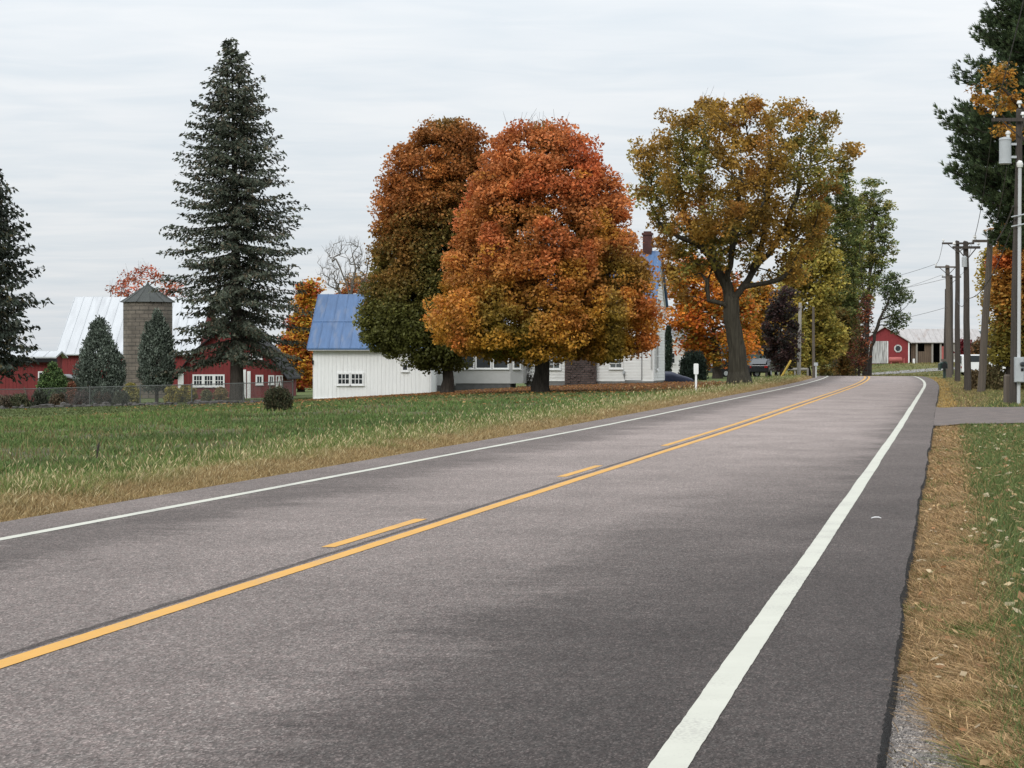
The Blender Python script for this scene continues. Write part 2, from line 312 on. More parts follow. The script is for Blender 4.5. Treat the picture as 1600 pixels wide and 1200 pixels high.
M['red'] = mat('barn_red_boards', (.17, .030, .030), rough=.85, var=.22, scale=2.5, stretch=(8, 8, .6), col2=(.10, .026, .026), c2=(.55, .75))
M['red_bright'] = mat('barn_red_metal', (.20, .028, .032), rough=.75, var=.15, scale=2.5)
M['blue_roof'] = mat('blue_metal_roof', (.065, .125, .245), rough=.65, var=.2, scale=1.2, stretch=(4, .5, .5), col2=(.17, .19, .24), c2=(.52, .85), spec=.4)
M['white_roof'] = mat('galvanised_white_roof', (.47, .485, .50), rough=.65, var=.07, scale=.8, stretch=(3, .4, .4), spec=.4, col2=(.36, .37, .385), c2=(.5, .75))
M['grey_roof'] = mat('grey_shingles', (.17, .175, .18), rough=.9, var=.2, scale=8)
M['dark_roof'] = mat('dark_green_metal', (.05, .054, .05), rough=.7, var=.25, scale=2)
M['rust_roof'] = mat('rusting_tin_roof', (.36, .34, .33), rough=.7, var=.2, scale=1.0, stretch=(2, .6, .6), col2=(.24, .19, .165), c2=(.56, .75))
M['dark'] = mat('dark_interior', (.012, .012, .013), rough=.9)
M['plank'] = mat('weathered_planks', (.125, .09, .065), rough=.9, var=.4, scale=3, stretch=(7, 7, .4))
M['grey_boards'] = mat('flaking_white_boards', (.50, .50, .49), rough=.9, var=.3, scale=3, stretch=(9, 9, .4), col2=(.17, .165, .16), c2=(.47, .6))
M['glass'] = mat('window_glass', (.02, .024, .028), rough=.08, spec=.5, var=.2)
M['curtain'] = mat('curtained_glass', (.09, .10, .10), rough=.12, spec=.5, var=.5, scale=6, stretch=(4, 4, .3))
M['concrete'] = mat('concrete_footing', (.19, .185, .18), var=.2, scale=4)
M['stone'] = brick_mat('dark_fieldstone', (.07, .045, .04), (.11, .075, .068), (.05, .043, .04), scale=3.2, bw=.8, bh=.45, ms=.06)
M['brick'] = brick_mat('red_brick', (.085, .03, .025), (.065, .024, .021), (.06, .055, .05), scale=4, bw=.9, bh=.3)
M['silo'] = brick_mat('silo_staves', (.155, .132, .108), (.125, .107, .087), (.07, .061, .052), uvname='wrap', scale=1, bw=.62, bh=.28, ms=.022)
M['pole'] = mat('creosoted_pole', (.058, .049, .042), rough=.9, var=.35, scale=3, stretch=(6, 6, .3), bump=.5)
M['pole_light'] = mat('bare_grey_pole', (.27, .25, .225), rough=.9, var=.2, scale=3, stretch=(6, 6, .3))
M['pole_brown'] = mat('weathered_brown_pole', (.10, .083, .068), rough=.9, var=.3, scale=3, stretch=(6, 6, .3))
M['metal'] = mat('galvanised_steel', (.42, .44, .45), rough=.45, var=.12, metal=.3, scale=5)
M['box_grey'] = mat('painted_grey_steel', (.36, .38, .39), rough=.5, var=.08, scale=5)
M['pvc'] = mat('pale_conduit', (.44, .45, .45), rough=.5, var=.06)
M['fence_steel'] = mat('dull_fence_steel', (.085, .09, .085), rough=.6, var=.2)
M['ceramic'] = mat('pale_insulator', (.62, .62, .60), rough=.25, spec=.5, var=.1)
M['wire'] = mat('dark_wire', (.035, .035, .037), rough=.6)
M['chain'] = chain_mat()
M['rock'] = mat('field_rock', (.085, .08, .075), rough=.95, var=.45, scale=4, bump=.6)
M['gravel'] = mat('gravel_stone', (.25, .235, .225), rough=.9, var=.7, scale=7)
M['navy'] = mat('navy_tarpaulin', (.012, .017, .042), rough=.55, var=.3, scale=3, bump=.5)
M['black_car'] = mat('black_car_paint', (.012, .013, .016), rough=.15, spec=.6)
M['white_car'] = mat('white_car_paint', (.72, .72, .73), rough=.2, spec=.5, var=.03)
M['tyre'] = mat('rubber', (.02, .02, .02), rough=.9)
M['lamp_red'] = mat('tail_lens', (.3, .012, .01), rough=.2)
M['green_box'] = mat('dark_green_enamel', (.012, .03, .026), rough=.35, spec=.5)
M['hill'] = mat('far_wooded_ridge', (.045, .062, .06), rough=1, var=.3, scale=.02)
M['yellow_plastic'] = mat('faded_yellow_plastic', (.45, .30, .05), rough=.6)
M['salmon'] = mat('faded_red_tank_paint', (.34, .095, .085), rough=.5, var=.15)

# ------------------------------------------------------------------ ground, road and markings
rng0 = np.random.default_rng(7)
def vnoise(X, Y, s, seed=0):
    """cheap smooth value noise 0..1"""
    r = np.random.default_rng(seed); G = r.random((64, 64)); x = np.asarray(X) / s; y = np.asarray(Y) / s
    i = np.floor(x).astype(int); j = np.floor(y).astype(int); fx = x - i; fy = y - j; fx = fx * fx * (3 - 2 * fx); fy = fy * fy * (3 - 2 * fy)
    a = G[i % 64, j % 64]; b = G[(i + 1) % 64, j % 64]; c = G[i % 64, (j + 1) % 64]; d = G[(i + 1) % 64, (j + 1) % 64]
    return (a * (1 - fx) + b * fx) * (1 - fy) + (c * (1 - fx) + d * fx) * fy
def mixc(a, b, f):
    f = np.clip(np.asarray(f), 0, 1)[..., None]; return np.asarray(a) * (1 - f) + np.asarray(b) * f
DRY = np.array((.27, .205, .10)); FIELD = np.array((.082, .125, .038)); LAWN = np.array((.095, .118, .044)); LITTER = np.array((.135, .085, .04))
TAN = np.array((.20, .15, .07)); RDRY = np.array((.20, .14, .075)); SOIL = np.array((.09, .072, .05)); RGREEN = np.array((.08, .105, .04))
def lawn_edge(X):            # where the mown lawn begins behind the sown field (Y of the boundary)
    return np.interp(X, [-60, -21, -8, -2, 6, 14, 40], [98, 93, 90, 92, 101, 118, 140])
def zone(X, Y):
    r, t = rt(X, Y); n1 = vnoise(X, Y, 2.3, 1); n2 = vnoise(X, Y, .7, 2); n3 = vnoise(X, Y, 7, 3)
    c = np.broadcast_to(FIELD, X.shape + (3,)).copy()
    c = mixc(c, SOIL, sst(.58, .75, n1 * .55 + n3 * .45 + .12 * n2) * .75)
    le = lawn_edge(X)
    c = mixc(c, LAWN, sst(-2, 2, Y - le))
    c = mixc(c, TAN, np.exp(-((Y - le + 2 * (n1 - .5)) / 2.6) ** 2) * .75)
    # leaves lying below the maples and along the house
    lit = np.maximum(np.exp(-(((X - 1.5) / 8.5) ** 2 + ((Y - 121) / 9) ** 2)), np.exp(-(((X + 3.5) / 7) ** 2 + ((Y - 124) / 7) ** 2)) * .75)
    lit = np.maximum(lit, np.exp(-(((X - 8) / 6) ** 2 + ((Y - 134) / 9) ** 2)))
    c = mixc(c, LITTER, lit * (.55 + .6 * n2) * (Y > 100))
    v = -9.0 - r                                                     # metres into the left verge
    c = mixc(c, DRY * (.8 + .4 * n2[..., None]), (1 - sst(.5, 1.7, v + 1.2 * (n1 - .5))) * (v > -1))
    wide = np.interp(t, [0, 30, 55, 60, 78, 90, 400], [.56, .66, .74, .78, 1.6, 2.2, 2.5])
    rr = r + .25
    right = mixc(np.broadcast_to(RGREEN, c.shape), RDRY * (.8 + .4 * n2[..., None]), 1 - sst(.6, 1.1, (rr + .25 * (n2 - .5)) / wide))
    right = mixc(right, TAN * .75 + RGREEN * .35, sst(70, 100, t) * (.4 + .5 * n1))
    far = mixc(np.broadcast_to((.10, .125, .045), c.shape), np.array((.17, .13, .05)), n3 * .7)
    right = mixc(right, far, sst(150, 210, t))
    c = np.where((r > -4)[..., None], right, c)
    return c
def build_ground():
    rs = np.concatenate([-np.geomspace(4000, 60, 40), np.arange(-58, -20, 1.0), np.arange(-20, -9.2, .3), [-9.15, -9.05, -8.9], [-8.5, -.75], [-.36, -.3], np.arange(-.24, 1.0, .08), np.arange(1.0, 4, .4), np.arange(4, 40, 1.5), np.geomspace(40, 4000, 40)])
    rs = np.unique(rs)
    ts = np.unique(np.concatenate([np.arange(-40, 6, 2.0), np.arange(6, 60, .3), np.arange(60, 150, .6), np.arange(150, 300, 2.0), np.geomspace(300, 5500, 60)]))
    R, T = np.meshgrid(rs, ts)
    far = T > 300
    X = np.where(far, 0, 0.0); X, Y = xy(R, np.minimum(T, 300)); X = X + np.where(far, (T - 300) * ST, 0); Y = Y + np.where(far, (T - 300) * CT, 0)
    r, t = R, np.minimum(T, 300)
    Z = zr(t) + prof(r, t) + 1.62 * sst(200, 275, t) * sst(1, 24, r)
    Z = np.where((R > -8.95) & (R < -.32), zr(t) - .12, Z)
    Z = Z + .02 * (vnoise(X, Y, 1.1, 5) - .5) * ((R < -9.1) | (R > 0))
    n, m = R.shape; idx = np.arange(n * m).reshape(n, m)
    Fc = np.stack([idx[:-1, :-1], idx[:-1, 1:], idx[1:, 1:], idx[1:, :-1]], -1).reshape(-1, 4)
    V = np.stack([X, Y, Z], -1).reshape(-1, 3)
    me = np_mesh('ground', V, Fc, zone(X, Y).reshape(-1, 3), smooth=True)
    tag(mesh_obj('ground', me, M['ground']), kind='structure')
build_ground()
def strip(name, mt, rs, ts, dz, kind='structure', jitter=0, skirt=0, uv=True):
    """a sheet laid on the road profile between lateral offsets rs at stations ts"""
    rs = np.asarray(rs, float); ts = np.asarray(ts, float)
    R, T = np.meshgrid(rs, ts)
    if jitter:
        jj = (rng0.random(len(ts)) - .5) * 2 * jitter + .03 * (vnoise(ts, ts * 0, .9, 4) - .5) + .05 * (vnoise(ts, ts * 0 + 3, 4, 9) - .5)
        R[:, -1] += jj; R[:, -2] += jj
    Z = zr(T) + dz + 0 * R
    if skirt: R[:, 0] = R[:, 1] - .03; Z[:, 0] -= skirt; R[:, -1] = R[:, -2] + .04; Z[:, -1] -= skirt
    X, Y = xy(R, T); n, m = R.shape; idx = np.arange(n * m).reshape(n, m)
    Fc = np.stack([idx[:-1, :-1], idx[:-1, 1:], idx[1:, 1:], idx[1:, :-1]], -1).reshape(-1, 4)
    me = np_mesh(name, np.stack([X, Y, Z], -1).reshape(-1, 3), Fc)
    if uv:
        ul = me.uv_layers.new(name='rt'); li = Fc.ravel(); q = np.stack([R.ravel()[li], T.ravel()[li]], -1).astype(np.float32); ul.data.foreach_set('uv', q.ravel())
    o = mesh_obj(name, me, mt)
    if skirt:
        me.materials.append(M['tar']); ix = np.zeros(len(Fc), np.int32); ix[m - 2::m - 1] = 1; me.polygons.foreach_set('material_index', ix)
    return tag(o, kind=kind)
tsn = np.concatenate([np.arange(-30, 6, 1.0), np.arange(6, 30, .05), np.arange(30, 70, .25), np.arange(70, 190, 1.5), np.arange(190, 420, 4)])
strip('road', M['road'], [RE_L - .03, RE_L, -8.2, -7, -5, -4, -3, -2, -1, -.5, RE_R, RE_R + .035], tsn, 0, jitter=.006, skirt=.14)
tsm = np.concatenate([np.arange(-20, 6, .5), np.arange(6, 34, .08), np.arange(34, 70, .5), np.arange(70, 260, 1.5)])
def wobble_line(name, mt, rc, wd, ts):
    ts = np.asarray(ts); R = np.stack([rc - wd / 2 + .014 * (vnoise(ts, ts * 0, 3, 11) - .5) + .005 * (vnoise(ts, ts * 0, .11, 13) - .5), rc + wd / 2 + .014 * (vnoise(ts, ts * 0, 2.3, 12) - .5) + .005 * (vnoise(ts, ts * 0, .11, 14) - .5)], -1)
    T = np.repeat(ts[:, None], 2, 1); Z = zr(T) + .004; X, Y = xy(R, T); n = len(ts); idx = np.arange(n * 2).reshape(n, 2)
    Fc = np.stack([idx[:-1, 0], idx[:-1, 1], idx[1:, 1], idx[1:, 0]], -1)
    return tag(mesh_obj(name, np_mesh(name, np.stack([X, Y, Z], -1).reshape(-1, 3), Fc), mt), kind='structure')
wobble_line('edge_line', M['white_line'], -1.042, .15, tsm)
wobble_line('edge_line', M['white_line'], -8.13, .13, tsm)
wobble_line('center_line', M['yellow_line'], -4.765, .135, tsm)
wobble_line('center_line', M['yellow_line'], -5.085, .125, np.arange(41.9, 260, 1.5))
for a, b in ((6.4, 9.6), (18.5, 22.0), (30.4, 33.8)): wobble_line('center_dash', M['yellow_line'], -5.085, .125, np.linspace(a, b, 40))

def drape(name, mt, quad, nx, ny, dz, kind='structure'):
    """a sheet between four ground points (X,Y) laid on the terrain"""
    a, b, c, d = [np.array(p[:2]) for p in quad]
    uu, vv = np.meshgrid(np.linspace(0, 1, nx), np.linspace(0, 1, ny))
    P = (a * (1 - uu[..., None]) + b * uu[..., None]) * (1 - vv[..., None]) + (d * (1 - uu[..., None]) + c * uu[..., None]) * vv[..., None]
    Z = g(P[..., 0], P[..., 1]) + dz; idx = np.arange(nx * ny).reshape(ny, nx)
    Fc = np.stack([idx[:-1, :-1], idx[:-1, 1:], idx[1:, 1:], idx[1:, :-1]], -1).reshape(-1, 4)
    return tag(mesh_obj(name, np_mesh(name, np.concatenate([P, Z[..., None]], -1).reshape(-1, 3), Fc, smooth=True), mt), kind=kind)
def strip_r(name, mt, P0, P1, w0, w1, n, dz):
    pass
# driveway apron on the right, its edges flared where it meets the road
def build_driveway():
    n, m = 30, 40; V = []
    for i in range(n):
        q = i / (n - 1); r = -.262 + 9 * q ** 1.3
        fl = 1.3 * math.exp(-((r + .26) / .5)); t0 = 57.9 - fl + .22 * r + .5 * (float(vnoise(r, 0, .35, 91)) - .5); t1 = 76.0 + fl * .8 + .22 * r + .9 * (float(vnoise(r, 0, .4, 92)) - .5)
        for j in range(m):
            t = t0 + (t1 - t0) * j / (m - 1); X, Y = xy(r, t)
            rise = .06 * math.exp(-max(0, r + .26) / .25)      # lifts to meet the pavement edge
            V.append((float(X), float(Y), float(g(X, Y)) + .028 + rise))
    idx = np.arange(n * m).reshape(n, m); Fc = np.stack([idx[:-1, :-1], idx[1:, :-1], idx[1:, 1:], idx[:-1, 1:]], -1).reshape(-1, 4)
    tag(mesh_obj('driveway', np_mesh('driveway', np.array(V), Fc, smooth=True), M['drive']), kind='structure')
build_driveway()

# wooded ridge on the horizon
def build_hill():
    V = []; xs = np.linspace(-200, 900, 160)
    for x in xs:
        h = 22.5 * sst(-200, 150, x) + 1.2 * vnoise(x, 0, 18, 21) + 1.0 * vnoise(x, 0, 60, 22)
        V += [(x, 1600, -2), (x, 1603, h * .75), (x, 1640, h + .0), (x, 1800, -2)]
    idx = np.arange(len(xs) * 4).reshape(-1, 4); Fc = np.stack([idx[:-1, :-1], idx[1:, :-1], idx[1:, 1:], idx[:-1, 1:]], -1).reshape(-1, 4)
    tag(mesh_obj('hills', np_mesh('hills', np.array(V), Fc), M['hill']), kind='structure')
build_hill()
# ------------------------------------------------------------------ buildings
def boards(mb, x0, x1, zb, ztop, y, bw=.2, gap=.014, proud=.02):
    """vertical boards on a wall facing -y; ztop is a function of x"""
    n = max(1, round((x1 - x0) / bw)); d = (x1 - x0) / n
    for i in range(n):
        a, b = x0 + i * d + gap / 2, x0 + (i + 1) * d - gap / 2; p = proud + .004 * ((i * 7) % 3 - 1)
        mb.prism_y([(a, zb), (b, zb), (b, ztop(b)), (a, ztop(a))], y - p, y)
def laps(mb, xr, z0, z1, y, course=.17, lip=.03):
    """overlapping clapboards facing -y; xr(z) gives the left and right end"""
    n = max(1, round((z1 - z0) / course)); c = (z1 - z0) / n
    for i in range(n):
        a, b = xr(z0 + (i + .5) * c)
        if b - a < .05: continue
        mb.prism_x([(y - lip, z0 + i * c), (y, z0 + i * c), (y, z0 + (i + 1) * c), (y - .004, z0 + (i + 1) * c)], a, b)
def window(parent, x, z, wd, ht, y, cols=2, rows=2, fw=.09, glass='glass', name='window', Mx=None, sill=True, frame_mat='white'):
    """(x,z) = lower centre of the glazed opening on a wall facing -y at y"""
    mb = MB(); 
    if Mx: mb.M = Mx
    x0, x1 = x - wd / 2, x + wd / 2
    mb.box(x0 - fw, x0, y - .07, y, z - fw, z + ht + fw); mb.box(x1, x1 + fw, y - .07, y, z - fw, z + ht + fw)
    mb.box(x0, x1, y - .068, y, z + ht, z + ht + fw); mb.box(x0, x1, y - .068, y, z - fw, z)
    if sill: mb.box(x0 - fw - .03, x1 + fw + .03, y - .11, y, z - fw - .045, z - fw - .002)
    for i in range(1, cols): mb.box(x0 + wd * i / cols - .018, x0 + wd * i / cols + .018, y - .06, y - .036, z, z + ht)
    for i in range(1, rows): mb.box(x0, x1, y - .058, y - .037, z + ht * i / rows - .018, z + ht * i / rows + .018)
    o = mb.build(name, M[frame_mat], parent)
    pb = MB(); pb.M = mb.M.copy(); pb.box(x0, x1, y - .04, y - .032, z, z + ht); pb.build('pane', M[glass], o)
    return o
def roof_x(mb, x0, x1, ye, ze, yr, zr_, th=.09):
    """one slope, eave line at (ye,ze), ridge at (yr,zr_)"""
    mb.prism_x([(ye, ze - th), (yr, zr_ - th), (yr, zr_), (ye, ze)] if yr > ye else [(yr, zr_ - th), (ye, ze - th), (ye, ze), (yr, zr_)], x0, x1)
def ribs_x(mb, x0, x1, ye, ze, yr, zr_, step, wd=.035, ht=.03):
    n = round((x1 - x0) / step)
    for i in range(n + 1):
        x = x0 + (x1 - x0) * i / n; a = max(x0, x - wd / 2); b = min(x1, x + wd / 2)
        mb.prism_x([(ye, ze + .001), (yr, zr_ + .001), (yr, zr_ + ht), (ye, ze + ht)], a, b)

def white_garage():
    Y = 130.0; k = Y / F; X0 = (490 - CX) * k; wd = (672 - 490) * k; z0 = float(g(X0, Y)); zb = -1.0
    r = empty('garage', (X0, Y, z0), 'white board garage with a blue metal roof and a paired window, left of the maples', 'garage')
    he = EH + 23 * k - z0; hr = 5.62 - z0; dr = 7.2; D = 2 * dr
    core = MB(); core.prism_x([(.03, zb), (D, zb), (D, he), (dr, hr - .12), (.03, he)], 0, wd - .0)
    boards(core, .0, wd - .62, .10, lambda x: he - .05, .03, .215, .011, .024)
    core.prism_y([(wd - .60, .35), (wd - .02, .35), (wd - .02, he - .05), (wd - .60, he - .05)], -.02, .03)      # smooth door-width panel at the right end
    core.build('wall', M['white_boards'], r)
    tr = MB(); tr.box(-.04, .0, -.0, .14, .0, he - .06); tr.box(-.02, wd + .02, -.035, .028, .0, .10); tr.box(wd + .001, wd + .06, -.03, .14, .2, he - .06); tr.build('trim', M['white'], r)
    rf = MB(); roof_x(rf, -.36, wd + .35, -.4, he - .07, dr, hr); roof_x(rf, -.36, wd + .35, D + .4, he - .07, dr + .001, hr)
    ribs_x(rf, -.36, wd + .35, -.4, he - .07, dr, hr, .6); rf.prism_x([(-.4 + 3.55, he - .07 + 3.55 * (hr - he + .07) / (dr + .4) + .002), (-.4 + 3.75, he - .07 + 3.75 * (hr - he + .07) / (dr + .4) + .002), (-.4 + 3.75, he - .03 + 3.75 * (hr - he + .07) / (dr + .4)), (-.4 + 3.55, he - .03 + 3.55 * (hr - he + .07) / (dr + .4))], -.355, wd + .345)
    rf.build('roof', M['blue_roof'], r)
    ev = MB(); ev.box(-.3, wd + .3, -.38, .0, he - .22, he - .165); ev.build('soffit', M['grey_wall'], r)
    zz = lambda v: EH - (v - HY) * k - z0; xx = lambda u: (u - 490) * k
    window(r, xx(537), zz(599.5), .60, .54, .0, 3, 2, .09); window(r, xx(557.8), zz(599.5), .60, .54, .0, 3, 2, .09)
    window(r, xx(633), zz(578), .24, .3, .0, 1, 1, .09)
    lb = MB(); lb.box(-.08, .0, -.06, .04, zz(569), zz(563)); lb.tube([(-.06, -.1, zz(565)), (-.06, -.22, zz(567))], .03, 6); lb.build('wall_lamp', M['dark'], r)
white_garage()

def farmhouse():
    o = gnd(1021, 599.5); o.z = float(g(o.x, o.y)); HYAW = math.radians(-9.5)
    r = empty('farmhouse', o, 'two-storey white clapboard farmhouse with a blue roof and dark stone chimney behind the orange maple', 'house', rz=HYAW)
    k = o.y / F; Wd = 8.0; D = 7.0; he = 133 * k; hr = 8.42; zb = -.9
    core = MB(); core.prism_x([(.03, .15), (D - .03, .15), (D - .03, he), (D / 2, hr - .12), (.03, he)], -Wd, -.03)
    laps(core, lambda z: (-Wd, -.06), .18, he - .12, .03, .185)
    RM = Matrix.Translation((0, 0, 0)) @ Matrix.Rotation(math.radians(90), 4, 'Z'); core.M = RM
    sl = (hr - he) / (D / 2)
    laps(core, lambda z: (max(.06, (z - he) / sl), min(D - .06, D - (z - he) / sl)), .18, hr - .15, .03, .185)
    core.build('wall', M['clap'], r)
    fd = MB(); fd.box(-Wd + .01, -.05, .05, D - .05, zb, .15); fd.build('foundation', M['concrete'], r)
    tr = MB(); tr.box(-.10, .012, -.012, .10, .15, he - .1); tr.box(-.09, .012, D - .10, D + .012, .15, he - .1); tr.box(-Wd, -.101, -.006, .02, .145, .18); tr.M = RM
    for s in (0, 1):
        a = (-.28, he - .28 * sl - .13) if not s else (D + .28, he - .28 * sl - .13); b = (D / 2, hr - .12)
        q = [a, b, (b[0], b[1] - .2), (a[0], a[1] - .2)] if s else [(a[0], a[1] - .2), (b[0], b[1] - .2), b, a]
        tr.prism_y(q, -.06, -.004)
    tr.build('trim', M['white'], r)
    rf = MB(); roof_x(rf, -Wd - .3, .22, -.32, he - .32 * sl, D / 2, hr); roof_x(rf, -Wd - .3, .22, D + .32, he - .32 * sl, D / 2 + .001, hr); ribs_x(rf, -Wd - .3, .22, -.32, he - .32 * sl, D / 2, hr, .5); rfo = rf.build('roof', M['blue_roof'], r)
    ch = MB(); ch.box(-1.02, -.46, D / 2 - .28, D / 2 + .28, hr - .4, hr + 1.0); ch.box(-1.08, -.40, D / 2 - .34, D / 2 + .34, hr + 1.0, hr + 1.14); ch.box(-.97, -.51, D / 2 - .23, D / 2 + .23, hr + 1.14, hr + 1.24); ch.build('chimney', M['brick'], rfo)
    st = MB(); rs = random.Random(4)
    st.prism_y([(-5.5, zb), (-3.55, zb), (-3.55, 4.1), (-3.9, 4.8), (-3.9, 6.6), (-5.15, 6.6), (-5.15, 4.8), (-5.5, 4.1)], -.45, .0)
    for i in range(170):
        x = rs.uniform(-5.45, -3.75); z = rs.uniform(.05, 4.0); a = rs.uniform(.08, .2); b = rs.uniform(.06, .13); p = rs.uniform(.46, .53)
        st.prism_y([(x, z), (x + a, z - .02), (x + a * 1.1, z + b), (x + a * .4, z + b * 1.2), (x - .03, z + b * .7)], -p, -.44)
    st.build('stone_chimney', M['stone'], r)
    zz = lambda v: (599.5 - v) * k; xx = lambda u: (u - 1021) * k / .986
    window(r, xx(963), zz(574), .68, .95, .0, 2, 4, .1, 'curtain'); window(r, xx(866), zz(575), .68, .95, .0, 2, 4, .1, 'curtain')
    window(r, -2.4, 3.4, .68, 1.3, .0, 2, 2, .1); window(r, -6.5, 3.4, .68, 1.3, .0, 2, 2, .1)
    window(r, 3.3, 3.75, .8, 1.5, .0, 2, 2, .11, Mx=RM); window(r, 2.0, .95, .8, 1.5, .0, 2, 2, .11, Mx=RM)
    cb = MB(); xc = xx(1003); cb.tube([(xc, -.045, zz(535)), (xc, -.045, zz(594)), (xx(977), -.045, zz(594.5)), (xx(975.5), -.045, zz(585))], .022, 5); cb.build('cable', M['wire'], r)
    mb = MB(); mb.box(xx(973.7), xx(977), -.13, -.03, zz(586), zz(579.5)); mb.tube([((xx(973.7) + xx(977)) / 2, -.13, zz(583)), ((xx(973.7) + xx(977)) / 2, -.2, zz(583))], .06, 10); mb.build('meter_box', M['box_grey'], r)
    dn = MB(); xd = xx(1018); dn.tube([(xd, -.09, zz(541)), (xd, -.09, zz(577))], .04, 6); dn.build('downpipe', M['grey_wall'], r)
    # enclosed porch
    px0, px1, py = -12.1, -8.62, -2.3
    pw = MB(); pw.prism_x([(py, .02), (0, .02), (0, 3.0), (py, 2.35)], px0, px1); pw.add([(px1, py, .02), (px1 + .65, py + .9, .02), (px1 + .65, 0, .02), (px1, 0, .02), (px1, py, 2.35), (px1 + .65, py + .9, 2.5), (px1 + .65, 0, 2.8), (px1, 0, 3.0)], [(0, 1, 5, 4), (1, 2, 6, 5), (4, 5, 6, 7), (0, 3, 2, 1)])
    pw.box(px0 + .01, px1 - .01, py - .035, py, .83, .93); po = pw.build('porch', M['grey_wall'], r)  # the porch's shade is put into its grey wall colour
    for i in range(3): window(po, px0 + .72 + i * 1.08, .99, .86, 1.12, py, 1, 1, .07, 'glass')
    RM2 = Matrix.Translation((px1, py, 0)) @ Matrix.Rotation(math.atan2(.9, .65), 4, 'Z'); window(po, .52, .99, .5, 1.12, -.0, 1, 1, .07, 'glass', Mx=RM2)
    pf = MB(); pf.box(px0 + .03, px1 - .02, py + .05, -.1, -1.2, .02); pf.build('porch_foundation', mat('dark_block_footing', (.10, .10, .10)), po)
    pr = MB(); pr.prism_x([(py - .3, 2.36), (.0, 3.1), (.0, 3.2), (py - .3, 2.46)], px0 - .25, px1 + .7); pr.build('porch_roof', M['grey_roof'], po)
    # low white link towards the garage
    lw = MB(); lw.box(-14.9, px0 - .005, -1.6, 1.4, -.12, 2.3); laps(lw, lambda z: (-14.9, px0 - .01), -.1, 2.2, -1.6, .2); lo = lw.build('link_wing', M['white'], r)
    window(lo, px0 - .32, 1.15, .34, .5, -1.6, 1, 2, .07); lf = MB(); lf.box(-14.88, px0 - .02, -1.55, 1.3, -1.3, -.12); lf.build('link_foundation', M['concrete'], lo)
    lr = MB(); lr.prism_x([(-1.9, 2.25), (1.5, 3.1), (1.5, 3.2), (-1.9, 2.35)], -15.0, px0 - .26); lr.build('link_roof', M['blue_roof'], lo)
farmhouse()

def red_barn():
    Y = 148.0; k = Y / F; uc = 360.5; X = (uc - CX) * k; z0 = float(g(X, Y))
    r = empty('red_barn', (X, Y, z0), 'red gambrel-roofed barn with white-framed triple window and white doors behind the tall spruce', 'barn')
    xx = lambda u: (u - uc) * k; zz = lambda v: EH - (v - HY) * k - z0
    hw = (446 - uc) * k - .15; ez = zz(584); bx = hw - 1.2; bz = ez + 1.55; pz = zz(505); D = 9.0
    pts = [(-hw, -.6), (hw, -.6), (hw, ez), (bx, bz), (0, pz), (-bx, bz), (-hw, ez)]
    top = lambda x: (ez + (hw - abs(x)) * (bz - ez) / (hw - bx)) if abs(x) > bx else bz + (bx - abs(x)) * (pz - bz) / bx
    wl = MB(); wl.prism_y(pts, .03, D); boards(wl, -hw, hw, .02, lambda x: top(x) - .06, .03, .24, .012, .02); wl.build('wall', M['red'], r)
    rf = MB()
    for s in (-1, 1):
        for (xa, za), (xb, zb_) in (((hw + .3, ez - .38), (bx, bz)), ((bx, bz), (0, pz))):
            q = [(s * xa, za), (s * xb, zb_), (s * xb, zb_ + .1), (s * xa, za + .1)]
            rf.prism_y(q if s < 0 else q[::-1], -.38, D + .3)
    rf.build('roof', M['dark'], r)
    # triple window
    x0, x1 = xx(301), xx(351); wz0, wz1 = zz(602), zz(587.5); wdt = (x1 - x0) / 3
    for i in range(3): window(r, x0 + wdt * (i + .5), wz0, wdt - .2, wz1 - wz0, .0, 3, 2, .1)
    window(r, xx(405.5), zz(598.5), .28, .42, .0, 2, 1, .11); window(r, xx(424), zz(598.5), .2, .42, .0, 2, 1, .09)
    window(r, xx(384), zz(560), .5, .3, .0, 2, 1, .06, 'curtain'); window(r, xx(402), zz(560), .55, .3, .0, 3, 1, .06, 'curtain')
    for a, b, c in ((374, 384.5, 577.5), (386.2, 391.6, 580)):
        d = MB(); d.box(xx(a), xx(b), -.06, .0, zz(624), zz(c)); d.box(xx(a) + .05, xx(b) - .05, -.075, -.06, zz(621), zz(605)); d.box(xx(a) + .05, xx(b) - .05, -.075, -.06, zz(602), zz(c + 3)); d.build('door', M['white'], r)
    d = MB(); xa, xb, za, zb = xx(431), xx(442), zz(607), zz(586.5)
    for q in ((xa, xa + .07, za, zb), (xb - .07, xb, za, zb)): d.box(q[0], q[1], -.07, .0, q[2], q[3])
    d.box(xa + .07, xb - .07, -.068, .0, zb - .07, zb); d.box(xa + .07, xb - .07, -.068, .0, za, za + .07)
    d.prism_y([(xa + .07, za + .07), (xa + .15, za + .07), ((xa + xb) / 2 + .03, zb - .07), ((xa + xb) / 2 - .05, zb - .07)], -.06, .0); d.prism_y([(xb - .15, za + .07), (xb - .07, za + .07), ((xa + xb) / 2 + .05, zb - .07), ((xa + xb) / 2 - .03, zb - .07)], -.055, .0)
    d.build('hatch_door', M['white'], r)
    d = MB(); xa, xb, za, zb = xx(278), xx(287), zz(607), zz(583.5); d.box(xa, xb - .09, -.03, .0, za, zb - .09); d.box(xb - .09, xb, -.07, .0, za, zb); d.box(xa, xb - .09, -.068, .0, zb - .09, zb); d.build('side_door', M['white'], r)
red_barn()

